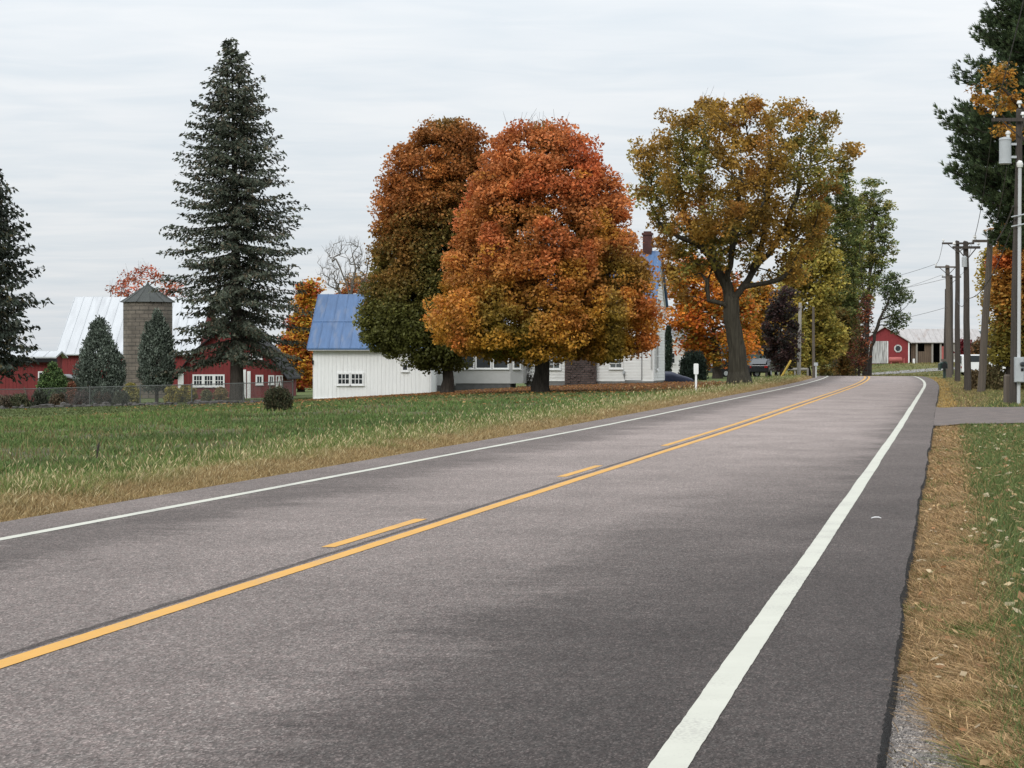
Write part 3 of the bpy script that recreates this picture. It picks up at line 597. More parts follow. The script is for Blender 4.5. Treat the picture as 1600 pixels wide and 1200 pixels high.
def metal_barn():
    Y = 178.0; k = Y / F; X0 = (95 - CX) * k; z0 = float(g(X0, Y)); W = 10.4; dr = 7.6
    r = empty('metal_roofed_barn', (X0, Y, z0), 'dark red barn under a bright white standing-seam metal roof beside the silo', 'barn')
    he = EH + 14 * k - z0; hr = EH + 101 * (Y + dr) / F - z0
    wl = MB(); wl.prism_x([(.03, -.8), (2 * dr, -.8), (2 * dr, he), (dr, hr - .15), (.03, he)], 0, W); boards(wl, 0, W, 0, lambda x: he - .1, .03, .26, .012, .02); wl.build('wall', M['red'], r)
    rf = MB(); roof_x(rf, -.36, W + .36, -.35, he - .1, dr, hr); roof_x(rf, -.36, W + .36, 2 * dr + .35, he - .1, dr + .001, hr); ribs_x(rf, -.36, W + .36, -.35, he - .1, dr, hr, .76, .06, .05); rf.build('roof', M['white_roof'], r)
    gt = MB(); gt.tube([(-.3, -.4, he - .16), (W + .3, -.4, he - .16)], .07, 6); gt.build('gutter', M['metal'], r)
metal_barn()
def low_barn():
    Y = 150.0; k = Y / F; X1 = (83 - CX) * k; X0 = (-60 - CX) * k; z0 = float(g(X1, Y))
    r = empty('low_red_barn', (X0, Y, z0), 'low red barn with a pale roof edge behind the leftmost dark spruce', 'barn')
    W = X1 - X0; he = EH + 7 * k - z0; hr = he + .4
    wl = MB(); wl.prism_x([(.03, -.8), (3, -.8), (3, he), (1.5, hr - .1), (.03, he)], 0, W); boards(wl, 0, W, 0, lambda x: he - .12, .03, .24, .012, .02); wl.build('wall', M['red'], r)
    rf = MB(); roof_x(rf, -.3, W + .3, -.5, he + .02, 1.5, hr); roof_x(rf, -.3, W + .3, 3.5, he + .02, 1.501, hr); ribs_x(rf, -.3, W + .3, -.5, he + .02, 1.5, hr, .8); rf.build('roof', M['white_roof'], r)
    ev = MB(); ev.box(-.28, W + .28, -.47, .02, he - .34, he - .10); ev.build('eave_board', M['dark'], r)
    window(r, (64 - 83) * k + W, EH - (594 - HY) * k - z0, .2, .5, .0, 1, 1, .08)
    bd = MB(); bd.prism_y([((43 - 83) * k + W, 0), ((44.5 - 83) * k + W, 0), ((39 - 83) * k + W, .95), ((37.5 - 83) * k + W, .95)], -.12, -.06); bd.build('leaning_board', M['plank'], r)
low_barn()
def lean_shed():
    Y = 166.0; k = Y / F; X0 = (101 - CX) * k; z0 = float(g(X0, Y))
    r = empty('lean_to_shed', (X0, Y, z0), 'small brown shed with a sloping grey roof between two clipped evergreens', 'shed')
    he = EH - (588 - HY) * k - z0
    wl = MB(); wl.prism_y([(0, -.8), (2.2, -.8), (2.2, he - .55), (0, he)], .03, 2.4); boards(wl, 0, 2.2, 0, lambda x: he - .25 * x - .05, .03, .2); wl.build('wall', M['plank'], r)
    rf = MB(); rf.prism_y([(-.2, he + .05), (2.4, he - .62), (2.4, he - .52), (-.2, he + .15)], -.5, 2.6); rf.build('roof', M['grey_roof'], r)
lean_shed()
def silo():
    Y = 160.0; k = Y / F; X = (231 - CX) * k; z0 = float(g(X, Y)); R = 38 * k; h = EH + 93 * k - z0; n = 48
    r = empty('silo', (X, Y, z0), 'round weathered block silo with a dark conical metal roof', 'silo')
    V = []; Fc = []; uvs = []
    for j in range(2):
        for i in range(n): q = 2 * math.pi * i / n; V.append((R * math.cos(q), R * math.sin(q), -.8 if j == 0 else h))
    me = bpy.data.meshes.new('wall'); Fc = [(i, (i + 1) % n, n + (i + 1) % n, n + i) for i in range(n)]
    me.from_pydata(V, [], Fc); ul = me.uv_layers.new(name='wrap'); arc = 2 * math.pi * R / n
    for p in me.polygons:
        i = p.index
        for li, (a, b) in zip(p.loop_indices, ((i, -.8), (i + 1, -.8), (i + 1, h), (i, h))): ul.data[li].uv = (a * arc, b)
    me.polygons.foreach_set('use_smooth', [True] * n); mesh_obj('wall', me, M['silo'], r)
    hp = MB()
    for j in range(1, 11): 
        z = h * j / 11 ; hp.tube([(R * 1.004 * math.cos(2 * math.pi * i / 32), R * 1.004 * math.sin(2 * math.pi * i / 32), z) for i in range(33)], .012, 4, False)
    hp.build('hoops', M['dark_roof'], r)
    c = MB(); ap = EH + 121 * k - z0; rr = R + .22; m = 12
    for i in range(m):
        a, b = 2 * math.pi * (i + .5) / m, 2 * math.pi * (i + 1.5) / m
        c.add([(rr * math.cos(a), rr * math.sin(a), h - .02), (rr * math.cos(b), rr * math.sin(b), h - .02), (0, 0, ap), (0, 0, h + .05)], [(0, 1, 2), (1, 0, 3)])
        c.tube([(rr * math.cos(a), rr * math.sin(a), h), (0, 0, ap)], .025, 4)
    c.tube([(0, 0, ap - .05), (0, 0, ap + .15)], [.12, .05], 8); c.build('cone_roof', M['dark_roof'], r)
silo()
def outbuilding():
    Y = 178.0; k = Y / F; X0 = (1034 - CX) * k; z0 = float(g(X0, Y)); xx = lambda u: (u - 1034) * k; zz = lambda v: EH - (v - HY) * k - z0
    r = empty('white_outbuilding', (X0, Y, z0), 'white outbuilding with a grey shingle roof just right of the farmhouse', 'garage')
    W = xx(1088); D = 6.0; he = zz(548); hr = zz(520) + .3
    wl = MB(); wl.prism_x([(1.23, -.6), (D + 1.2, -.6), (D + 1.2, he), (D / 2 + 1.2, hr - .15), (1.23, he)], 0, W); wl.build('wall', M['white'], r)
    rf = MB(); roof_x(rf, -.3, W + .3, .9, he - .1, D / 2 + 1.2, hr); roof_x(rf, -.3, W + .3, D + 1.5, he - .1, D / 2 + 1.201, hr); rf.build('roof', M['grey_roof'], r)
    # gabled front bay
    gx0, gx1 = xx(1024), xx(1077); gm = (gx0 + gx1) / 2; gz = zz(531); e = zz(549)
    fb = MB(); fb.prism_y([(gx0, -.6), (gx1, -.6), (gx1, e), (gm, gz), (gx0, e)], -.3, 1.3); laps(fb, lambda z: (gx0, gx1), .1, e - .1, -.3, .2); fb.build('front_bay', M['white'], r)
    fr = MB()
    for s in (-1, 1):
        q = [(gm + s * (gx1 - gm + .3), e - .16), (gm, gz + .02), (gm, gz + .14), (gm + s * (gx1 - gm + .3), e - .04)]; fr.prism_y(q if s < 0 else q[::-1], -.55, 1.6)
    fr.build('bay_roof', M['white'], r)
    window(r, xx(1050), zz(567), .35, .75, -.3, 1, 2, .08)
outbuilding()
def far_barn():
    Y = 268.0; k = Y / F; uc = 1382; X = (uc - CX) * k; z0 = float(g(X, Y)); xx = lambda u: (u - uc) * k; zz = lambda v: EH - (v - HY) * k - z0
    r = empty('far_red_barn', (X, Y, z0), 'bright red gabled barn with a weathered white sliding door at the road bend', 'barn')
    hw = xx(1420); he = zz(534); hp = zz(511)
    top = lambda x: he + (hw - abs(x)) * (hp - he) / hw
    wl = MB(); wl.prism_y([(-hw, -1), (hw, -1), (hw, he), (0, hp), (-hw, he)], .03, 9); boards(wl, -hw, hw, 0, lambda x: top(x) - .05, .03, .3, .012, .02); wl.build('wall', M['red_bright'], r)
    rf = MB()
    for s in (-1, 1):
        q = [(s * (hw + .3), he - .2), (0, hp), (0, hp + .1), (s * (hw + .3), he - .1)]; rf.prism_y(q if s < 0 else q[::-1], -.35, 9)
    rf.build('roof', M['rust_roof'], r)
    d = MB(); boards(d, xx(1355), xx(1386), .05, lambda x: zz(533), .0, .2, .014, .05); d.build('sliding_door', M['grey_boards'], r)
    tr = MB(); tr.box(xx(1386.2), xx(1387.6), -.08, .0, .05, zz(533)); tr.build('trim', M['white'], r); tr = MB(); tr.box(xx(1419), xx(1421), -.06, .02, .0, he - .1); tr.build('trim', M['white'], r)
    cx_, cz_, R = xx(1403), zz(544.5), 6.4 * k
    oc = [(cx_ + R * math.cos(math.pi / 8 + i * math.pi / 4), cz_ + R * math.sin(math.pi / 8 + i * math.pi / 4)) for i in range(8)]; ic = [(cx_ + (a - cx_) * .68, cz_ + (b - cz_) * .68) for a, b in oc]
    f = MB()
    for i in range(8): f.prism_y([oc[i], oc[(i + 1) % 8], ic[(i + 1) % 8], ic[i]], -.09, .0)
    fo = f.build('window', M['grey_boards'], r); p = MB(); p.prism_y(ic, -.05, -.03); p.build('pane', M['glass'], fo)
    # long shed wing to the right
    we, wr_ = zz(534), zz(517) + .1; a, b = xx(1421) + .03, xx(1534)
    wg = MB(); wg.box(a, b, 4.2, 4.4, -1, we); wg.box(b - .2, b, .6, 4.2, -1, we); wgo = wg.build('shed_wing', M['dark'], r)  # near-black walls paint in the shade of the open bay
    sr = MB(); roof_x(sr, hw - .6, b + .4, .2, we - .05, 4.4, wr_ + .2); roof_x(sr, hw - .6, b + .4, 8.6, we - .05, 4.401, wr_ + .2); ribs_x(sr, hw - .6, b + .4, .2, we - .05, 4.4, wr_ + .2, .7); sr.build('shed_roof', M['rust_roof'], wgo)
    pk = MB()
    for u0, u1, v0, v1 in ((1425, 1433, 571, 536), (1434, 1446, 571, 549), (1446, 1457, 571, 537)): boards(pk, xx(u0), xx(u1), -.6, lambda x, v1=v1: zz(v1), .75, .24, .02, .03)
    pk.build('planks', M['plank'], wgo)
    for u in (1433.5, 1458, 1471, 1492, 1512): 
        p = MB(); p.box(xx(u) - .1, xx(u) + .1, .45, .65, -.8, we - .06); p.build('post', M['pole_light'], wgo)
    bk = MB(); bk.box(xx(1472), xx(1481), .5, .8, -.6, zz(541)); bk.build('brick_panel', M['salmon'], wgo)
    t = empty('fuel_tank', (X + xx(1398), Y - 1.0, float(g(X + xx(1398), Y - 1))), 'faded red horizontal fuel tank below the octagonal barn window', 'fuel tank')
    R = 4.3 * k; tk = MB(); cz = R + .12; prof_ = [(-12 * k, .02), (-11.6 * k, .6 * R), (-10.6 * k, R), (8 * k, R), (9.2 * k, .6 * R), (9.6 * k, .02)]
    tk.tube([(x, 0, cz) for x, q in prof_], [q for x, q in prof_], 14, False); tk.build('tank', M['salmon'], t, smooth=True)
    for x in (-8 * k, 5 * k): lg = MB(); lg.box(x - .06, x + .06, -.2, .2, -.3, cz - R * .8); lg.build('leg', M['salmon'], t)
    lg = MB(); lg.tube([(11 * k, 0, .0), (11 * k, 0, .5), (12.5 * k, 0, .65), (13 * k, 0, .0)], .05, 6); lg.build('filler_pipe', M['salmon'], t)
    s = tag(MBpost((X + xx(1426.5), Y - .6), .55, .14, 'bollard', M['white']), 'short white post at the corner of the far red barn', 'bollard')
def MBpost(p, h, r, name, m):
    z = float(g(p[0], p[1])); b = MB(); b.tube([(0, 0, -.2), (0, 0, h - .03), (0, 0, h)], [r, r, r * .6], 8); return b.build(name, m, None, (p[0], p[1], z))
far_barn()
# side road leaving to the right beyond the crest
def side_road():
    V = []; n = 40
    A = gnd(1392, 586.5); B = base(1560, 232)
    for i in range(n):
        q = i / (n - 1); X = A.x - 6 + (B.x + 30 - A.x + 6) * q; Yc = A.y + 10 + (B.y - A.y - 10) * q
        for dy in (-3.2, -1, 1, 3.2): V.append((X, Yc + dy, float(g(X, Yc + dy)) + .03))
    idx = np.arange(n * 4).reshape(n, 4); Fc = np.stack([idx[:-1, :-1], idx[1:, :-1], idx[1:, 1:], idx[:-1, 1:]], -1).reshape(-1, 4)
    tag(mesh_obj('side_road', np_mesh('side_road', np.array(V), Fc, smooth=True), M['side']), kind='structure')
side_road()
# ------------------------------------------------------------------ trees
def quads_from(centers, ax1, ax2):
    """rhombic leaf faces from centres and half axes"""
    V = np.stack([centers - ax1, centers - ax2, centers + ax1, centers + ax2], 1).reshape(-1, 3)
    return V, np.arange(len(V)).reshape(-1, 4)
def rand_unit(rg, n):
    v = rg.normal(size=(n, 3)); return v / np.linalg.norm(v, axis=1, keepdims=True)
def leaf_axes(rg, n, size, aspect=.62, up=.5):
    """random frames, faces tending to lie flat by 'up'"""
    nrm = rand_unit(rg, n); nrm[:, 2] += up * np.sign(nrm[:, 2]); nrm /= np.linalg.norm(nrm, axis=1, keepdims=True)
    a = np.cross(nrm, rand_unit(rg, n)); a /= np.linalg.norm(a, axis=1, keepdims=True) + 1e-9; b = np.cross(nrm, a)
    s = size[:, None]; return a * s, b * s * aspect
def tubes_np(segs, n=6):
    """segs: list of (p0, r0, p1, r1[, d0, d1]) -> V, F; d0, d1 orient the end rings so that joints close"""
    P0 = np.array([s[0] for s in segs], float); P1 = np.array([s[2] for s in segs], float); R0 = np.array([s[1] for s in segs]); R1 = np.array([s[3] for s in segs]); q = np.linspace(0, 2 * np.pi, n, endpoint=False)
    d = P1 - P0; d /= np.linalg.norm(d, axis=1, keepdims=True) + 1e-9
    ref = np.where(np.abs(d[:, 2:3]) < .93, np.array([[0, 0, 1.]]), np.array([[1., 0, 0]]))
    def ring(dd):
        a = np.cross(dd, ref); a /= np.linalg.norm(a, axis=1, keepdims=True) + 1e-9; b = np.cross(dd, a); return a[:, None] * np.cos(q)[None, :, None] + b[:, None] * np.sin(q)[None, :, None]
    if len(segs[0]) > 4: A, B = ring(np.array([s[4] for s in segs])), ring(np.array([s[5] for s in segs]))
    else: A = B = ring(d)
    V = np.concatenate([P0[:, None] + A * R0[:, None, None], P1[:, None] + B * R1[:, None, None]], 1).reshape(-1, 3)
    i = np.arange(n); f = np.stack([i, (i + 1) % n, n + (i + 1) % n, n + i], -1)
    return V, (f[None] + (np.arange(len(segs)) * 2 * n)[:, None, None]).reshape(-1, 4)
def grow(seeds, targets, rg, step=.8, bend=.35, tip=.018, power=2.25, pathw=.12):
    """seeds: list of polylines (points, first shared with the trunk); targets: clump centres. Returns nodes, parents, radii"""
    P = []; par = []; dep = []
    def addn(p, q): P.append(np.array(p, float)); par.append(q); dep.append(0 if q < 0 else dep[q] + np.linalg.norm(P[-1] - P[q])); return len(P) - 1
    for k, pl in enumerate(seeds):
        if k == 0: prev = addn(pl[0], -1)
        else:
            A = np.array(P); prev = int(np.argmin(np.linalg.norm(A - np.array(pl[0]), axis=1)))
        for p in pl[1:]:
            p = np.array(p, float); a = P[prev]; m = max(1, int(np.ceil(np.linalg.norm(p - a) / step)))
            for j in range(1, m + 1): prev = addn(a + (p - a) * j / m + (rg.normal(size=3) * .05 * step if j < m else 0), prev)
    c0 = np.array(P).mean(0); tg = sorted(targets, key=lambda c: np.linalg.norm(c - c0)); nseed = len(P)
    lowz = P[0][2] + .25 * (max(p[2] for p in P) - P[0][2])
    for c in tg:
        A = np.array(P); D = np.array(dep); dv = c - A; dist = np.linalg.norm(dv, axis=1)
        cost = dist + pathw * D + .55 * np.maximum(0, A[:, 2] - c[2]) + 100 * (A[:, 2] < lowz)
        i = int(np.argmin(cost)); d = dist[i]
        if d < .05: continue
        pd = P[i] - P[par[i]] if par[i] >= 0 else np.array((0, 0, 1.)); pd = pd / (np.linalg.norm(pd) + 1e-9)
        ctrl = P[i] + pd * d * bend + np.array((0, 0, .08 * d)) + rg.normal(size=3) * .06 * d; m = max(2, int(np.ceil(d / step))); prev = i; a = P[i]
        for j in range(1, m + 1):
            q = j / m; p = (1 - q) ** 2 * a + 2 * q * (1 - q) * ctrl + q * q * c + (rg.normal(size=3) * .05 * step if j < m else 0); prev = addn(p, prev)
    n = len(P); acc = np.zeros(n); 
    for i in range(n - 1, -1, -1):
        if acc[i] == 0: acc[i] = tip ** power
        if par[i] >= 0: acc[par[i]] += acc[i]
    return np.array(P), np.array(par), acc ** (1 / power), nseed
def branch_mesh(P, par, rad, r_base, ns=0, seedw=0):
    rr = rad * (r_base / rad[0]) ** np.clip(rad / rad[0], .15, 1)
    if seedw: rr[:ns] = np.maximum(rr[:ns], r_base * seedw * (rad[:ns] / rad[0]) ** .42)
    n = len(P); main = np.full(n, -1); segs = []
    for i in range(n):
        j = par[i]
        if j >= 0 and (main[j] < 0 or rad[i] > rad[main[j]]): main[j] = i
    u = lambda v: v / (np.linalg.norm(v) + 1e-9); T = []
    for i in range(n):
        a = u(P[i] - P[par[i]]) if par[i] >= 0 else 0; b = u(P[main[i]] - P[i]) if main[i] >= 0 else 0; T.append(u(a + b if not (np.isscalar(a) and np.isscalar(b)) else np.array((0, 0, 1.))))
    for i in range(n):
        j = par[i]
        if j < 0: continue
        if main[j] == i: segs.append((P[j], rr[j], P[i], rr[i], T[j], T[i]))
        else: segs.append((P[j], min(rr[j], rr[i] * 1.25), P[i], rr[i], u(P[i] - P[j]), T[i]))
    return segs, rr
def interp_sil(sil):
    """rows (v, uL, uR) of the crown's outline"""
    a = np.array(sil, float); return a[:, 0], a[:, 1], a[:, 2]
def crown_targets(rg, sil, Y, n, base_pt, clump, shell=.5, depth=1.0, taper=True, inset=.45, rough=.0, edge=0):
    """clump centres filling the crown whose outline is given in photo pixels, at distance Y; local to base_pt"""
    v, l, r = interp_sil(sil); k = Y / F; out = []
    wts = np.maximum(r - l, 5); vs = np.linspace(v[0], v[-1], 200); wv = np.interp(vs, v, wts); cdf = np.cumsum(wv ** 1.35); cdf /= cdf[-1]
    tries = 0; mind = clump * .5
    while len(out) < n and tries < n * 30:
        tries += 1
        vv = np.interp(rg.random(), cdf, vs); a = np.interp(vv, v, l); b = np.interp(vv, v, r); cx = (a + b) / 2; R = (b - a) / 2 * k
        z = EH - (vv - HY) * k; ph = rg.random() * 2 * np.pi; f = np.sqrt(rg.random() * (1 - shell ** 2) + shell ** 2)
        lump = 1 + rough * 2 * (vnoise(ph * 1.6 + 20, vv / 60. + 20, 1, int(base_pt[0] * 7) % 97) - .5) if rough else 1
        if len(out) < edge: ph = (0 if rg.random() < .5 else np.pi) + rg.normal() * .3; f = 1
        Re = max(.15, (R - clump * inset) * min(lump, 1.12)); x = (cx - CX) * k + Re * f * np.cos(ph); y = Y + Re * depth * f * np.sin(ph)
        p = np.array((x - base_pt[0], y - base_pt[1], z - base_pt[2]))
        if z > EH - (v[0] - HY) * k - clump * .5: p[2] -= clump * .5
        if out and np.min(np.linalg.norm(np.array(out) - p, axis=1)) < mind * (1 if tries < n * 15 else .6): continue
        out.append(p)
    return np.array(out)
def clump_leaves(rg, T, clump, per, size, colfn, flat=.7, shell=.35, aspect=.65, up=.5, hshift=0):
    n = len(T) * per; d = rand_unit(rg, n); f = (rg.random(n) * (1 - shell ** 3) + shell ** 3) ** (1 / 3)
    cs = np.repeat(clump * (0.65 + .7 * rg.random(len(T))), per); off = d * (f * cs)[:, None]; off[:, 2] *= flat
    # ragged edge: some leaves reach further out
    off *= (1 + .35 * (rg.random(n) < .15) * rg.random(n))[:, None]
    c = np.repeat(T, per, 0) + off; c[:, 2] += hshift; s = size * (.65 + .7 * rg.random(n))
    a, b = leaf_axes(rg, n, s * .5, aspect, up); V, Fc = quads_from(c, a, b)
    col = colfn(c, np.repeat(np.arange(len(T)), per), rg); return V, Fc, np.repeat(col, 4, 0)
def pal(cols, wts): return np.array(cols, float), np.array(wts, float) / np.sum(wts)
def broadleaf(name, label, u, v, sil, cols, seed, Y=None, n=150, clump=.9, per=260, size=.24, limbs=None, trunk_r=.3, fork=None, shell=.45, depth=1.0, bark='bark', colfn=None, flat=.7, jitter=.2, group=None, up=.5, lshell=.35, cat='tree', sides=6, flare=1.5, base_pt=None, tip=.018, rough=.12, inset=.45, edge=0, twigs=0, bend=.35, clear=None, seedw=0):
    rg = np.random.default_rng(seed); b = base_pt or (gnd(u, v) if Y is None else base(u, Y)); Yb = b.y; k = Yb / F
    root = empty(name, b, label, cat, group)
    T = crown_targets(rg, sil, Yb, n, b, clump, shell, depth, inset=inset, rough=rough, edge=edge)
    lp = lambda uu, vv, dy=0: np.array(((uu - CX) * k - b.x, dy, EH - (vv - HY) * k - b.z))
    if clear: T = T[[not clear((t[0] + b.x) / k + CX, HY - (t[2] + b.z - EH) / k, t[1]) for t in T]]
    H = T[:, 2].max()
    fk = fork or (sil[-1][1] + sil[-1][2]) / 2
    if limbs is None:
        top = T[T[:, 2] > H * .6].mean(0); vt = sil[-1][0]
        t0 = lp(u, v); zt = T[:, 2].min(); seeds = [[np.array((0, 0, -.3)), np.array((0, 0, .4)), np.array((0, 0, max(.8, zt))), np.array((top[0] * .5, top[1] * .5, zt + (H - zt) * .35)), np.array((top[0], top[1], zt + (H - zt) * .7))]]
    else: seeds = [[lp(*q) for q in pl] for pl in limbs]; seeds[0][0][2] -= .3
    P, par, rad, ns = grow(seeds, list(T), rg, tip=tip, bend=bend, step=.8 if H > 6 else .4)
    segs, rr = branch_mesh(P, par, rad, trunk_r, ns, seedw)
    top = sorted(range(len(T)), key=lambda i: -T[i][2])[:max(3, twigs)]
    for q in range(twigs * 2):
        c = T[top[q % len(top)]]; dv = np.array((rg.normal() * .35, rg.normal() * .35, 1.0)); dv /= np.linalg.norm(dv); e = c + dv * clump * (1.0 + .75 * rg.random()); segs.append((c, .01, e, .004, dv, dv))
    V, Fc = tubes_np([s for s in segs if max(s[1], s[3]) > .06] or segs, 9); V2, F2 = tubes_np([s for s in segs if max(s[1], s[3]) <= .06] or segs[:1], 4)
    # root flare
    hb = np.clip(V[:, 2], 0, 9); near = np.hypot(V[:, 0], V[:, 1]) < trunk_r * 2.2
    f = 1 + (flare - 1) * np.exp(-hb / (trunk_r * 1.6)) * near; ang = np.arctan2(V[:, 1], V[:, 0]); f *= 1 + .12 * np.sin(5 * ang + seed) * np.exp(-hb / (trunk_r * 2)) * near
    V[:, 0] *= f; V[:, 1] *= f
    me = np_mesh('trunk', np.concatenate([V, V2]), np.concatenate([Fc, F2 + len(V)]), smooth=True); mesh_obj('trunk', me, M[bark], root)
    if per:
        C0 = np.array([c for c, _ in cols], float); W = np.array([x for _, x in cols], float); W = W / max(W.sum(), 1e-9)
        def cf(c, ci, rg):
            if colfn: base_c = colfn(c, H, rg)
            else:
                cc = rg.choice(len(C0), size=len(T), p=W); base_c = C0[cc][ci]; lone = rg.random(len(c)) < .35; base_c[lone] = C0[rg.choice(len(C0), size=int(lone.sum()), p=W)]
            cv = (1 + jitter * rg.normal(size=len(T)))[ci]; return np.clip(base_c * cv[:, None] * (1 + .22 * rg.normal(size=(len(c), 1))), .004, .9)
        V, Fc, col = clump_leaves(rg, T, clump, per, size, cf, flat, lshell, up=up)
        mesh_obj('crown', np_mesh('crown', V, Fc, col), M['leaf'], root)
    return root
def blend3(stops):
    """colour by height: stops of (h, colour)"""
    h = [s[0] for s in stops]; c = np.array([s[1] for s in stops], float)
    return lambda x: np.stack([np.interp(x, h, c[:, i]) for i in range(3)], -1)

# --- the two maples in front of the house
def maple_right():
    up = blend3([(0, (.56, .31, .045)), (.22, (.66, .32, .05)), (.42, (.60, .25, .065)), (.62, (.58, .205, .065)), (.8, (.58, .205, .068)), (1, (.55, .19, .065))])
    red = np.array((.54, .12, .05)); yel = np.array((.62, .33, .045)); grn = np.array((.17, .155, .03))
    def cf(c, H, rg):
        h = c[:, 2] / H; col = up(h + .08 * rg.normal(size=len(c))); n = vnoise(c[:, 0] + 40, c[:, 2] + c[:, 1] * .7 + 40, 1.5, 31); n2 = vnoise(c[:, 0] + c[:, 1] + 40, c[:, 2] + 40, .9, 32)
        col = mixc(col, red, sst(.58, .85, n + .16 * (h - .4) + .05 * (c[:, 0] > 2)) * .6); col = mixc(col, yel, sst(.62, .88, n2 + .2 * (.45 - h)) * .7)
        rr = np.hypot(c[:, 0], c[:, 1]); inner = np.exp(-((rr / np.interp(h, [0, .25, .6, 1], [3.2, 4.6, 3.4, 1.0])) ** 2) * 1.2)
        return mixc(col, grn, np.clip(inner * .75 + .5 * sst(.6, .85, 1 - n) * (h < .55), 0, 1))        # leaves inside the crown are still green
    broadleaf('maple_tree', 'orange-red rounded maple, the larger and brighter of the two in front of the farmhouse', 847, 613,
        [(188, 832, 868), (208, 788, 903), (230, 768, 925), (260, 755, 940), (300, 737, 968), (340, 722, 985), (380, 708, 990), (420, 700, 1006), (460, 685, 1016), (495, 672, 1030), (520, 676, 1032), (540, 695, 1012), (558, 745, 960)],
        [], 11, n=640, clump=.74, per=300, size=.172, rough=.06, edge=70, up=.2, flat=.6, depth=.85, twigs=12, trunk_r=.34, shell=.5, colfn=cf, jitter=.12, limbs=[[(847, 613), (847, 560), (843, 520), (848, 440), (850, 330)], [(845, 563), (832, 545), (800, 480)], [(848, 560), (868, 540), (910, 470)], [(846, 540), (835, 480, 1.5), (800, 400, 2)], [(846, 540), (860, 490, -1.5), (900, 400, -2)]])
maple_right()
def maple_left():
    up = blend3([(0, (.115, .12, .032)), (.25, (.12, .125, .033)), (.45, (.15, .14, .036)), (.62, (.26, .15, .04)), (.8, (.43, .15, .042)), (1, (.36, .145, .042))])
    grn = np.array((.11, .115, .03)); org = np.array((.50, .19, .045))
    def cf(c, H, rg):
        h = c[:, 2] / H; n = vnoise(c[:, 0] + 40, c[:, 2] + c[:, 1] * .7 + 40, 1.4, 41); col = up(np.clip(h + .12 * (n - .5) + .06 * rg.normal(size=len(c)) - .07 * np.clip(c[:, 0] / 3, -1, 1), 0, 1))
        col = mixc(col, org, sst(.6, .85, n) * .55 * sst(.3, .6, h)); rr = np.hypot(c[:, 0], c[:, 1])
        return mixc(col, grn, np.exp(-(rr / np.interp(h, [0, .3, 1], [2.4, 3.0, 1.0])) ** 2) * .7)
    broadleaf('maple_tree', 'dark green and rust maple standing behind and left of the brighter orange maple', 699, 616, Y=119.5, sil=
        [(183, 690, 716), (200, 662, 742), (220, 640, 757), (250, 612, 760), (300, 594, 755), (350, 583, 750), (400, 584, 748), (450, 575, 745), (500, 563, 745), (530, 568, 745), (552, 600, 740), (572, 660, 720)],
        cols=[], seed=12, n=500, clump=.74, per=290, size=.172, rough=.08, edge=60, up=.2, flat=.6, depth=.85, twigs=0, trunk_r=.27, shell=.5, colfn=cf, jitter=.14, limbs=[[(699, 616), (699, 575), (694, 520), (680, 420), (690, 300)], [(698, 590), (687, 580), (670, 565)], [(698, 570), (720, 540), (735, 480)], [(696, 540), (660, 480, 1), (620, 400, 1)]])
maple_left()
def oak():
    C0 = np.array([(.30, .155, .028), (.23, .15, .030), (.34, .145, .028), (.15, .13, .028), (.38, .20, .035)])
    def cf(c, H, rg):
        n = vnoise(c[:, 0] + 40, c[:, 2] + c[:, 1] * .6 + 40, 1.3, 51); n2 = vnoise(c[:, 0] + 60, c[:, 2] - c[:, 1] * .5 + 60, 2.2, 52); col = mixc(np.array((.31, .19, .04)), np.array((.38, .17, .04)), sst(.4, .8, n)); col = mixc(col, np.array((.20, .18, .042)), sst(.42, .72, n2)); return mixc(col, np.array((.44, .24, .04)), (rg.random(len(c)) < .16) * .8)
    broadleaf('oak_tree', 'massive brown-gold oak with a thick forked trunk at the left road edge', 1155, 602,
        [(155, 1088, 1212), (168, 1045, 1248), (188, 1020, 1300), (212, 1006, 1318), (235, 1000, 1328), (262, 993, 1328), (288, 985, 1308), (312, 988, 1298), (342, 1008, 1302), (372, 1025, 1290), (400, 1035, 1260), (425, 1032, 1255), (445, 1040, 1245), (468, 1055, 1232)],
        [], 13, n=440, clump=.64, per=125, size=.2, rough=.12, edge=60, up=.25, twigs=8, seedw=.52, clear=lambda u, v, y: v > 400 + abs(u - 1150) * .6 and y < 2.0 and abs(u - 1150) < 70, trunk_r=.47, shell=.3, colfn=cf, jitter=.2, bark='bark_oak', lshell=.2, flat=.75, flare=1.7, tip=.02,
        limbs=[[(1156, 602), (1153, 565), (1147, 515), (1143, 470)], [(1143, 470), (1136, 445), (1118, 415), (1095, 385), (1070, 340), (1060, 280)], [(1143, 474), (1161, 448), (1178, 425, 1), (1205, 395, 1), (1235, 350, 1.5), (1255, 290, 2)], [(1136, 445), (1140, 400, -1), (1150, 340, -1.5), (1155, 270, -1)], [(1095, 385), (1062, 372, -.5), (1030, 350, -.5)], [(1150, 490), (1130, 475, -.3), (1106, 470, -.5), (1104, 440, -.5), (1112, 420, -.5)], [(1178, 425, 1), (1190, 370, -1), (1195, 300, -1.5), (1200, 220, -1)], [(1118, 415), (1110, 350, 2), (1100, 290, 3), (1110, 220, 2)], [(1162, 448), (1215, 438, -.6), (1250, 415, -1)]])
oak()

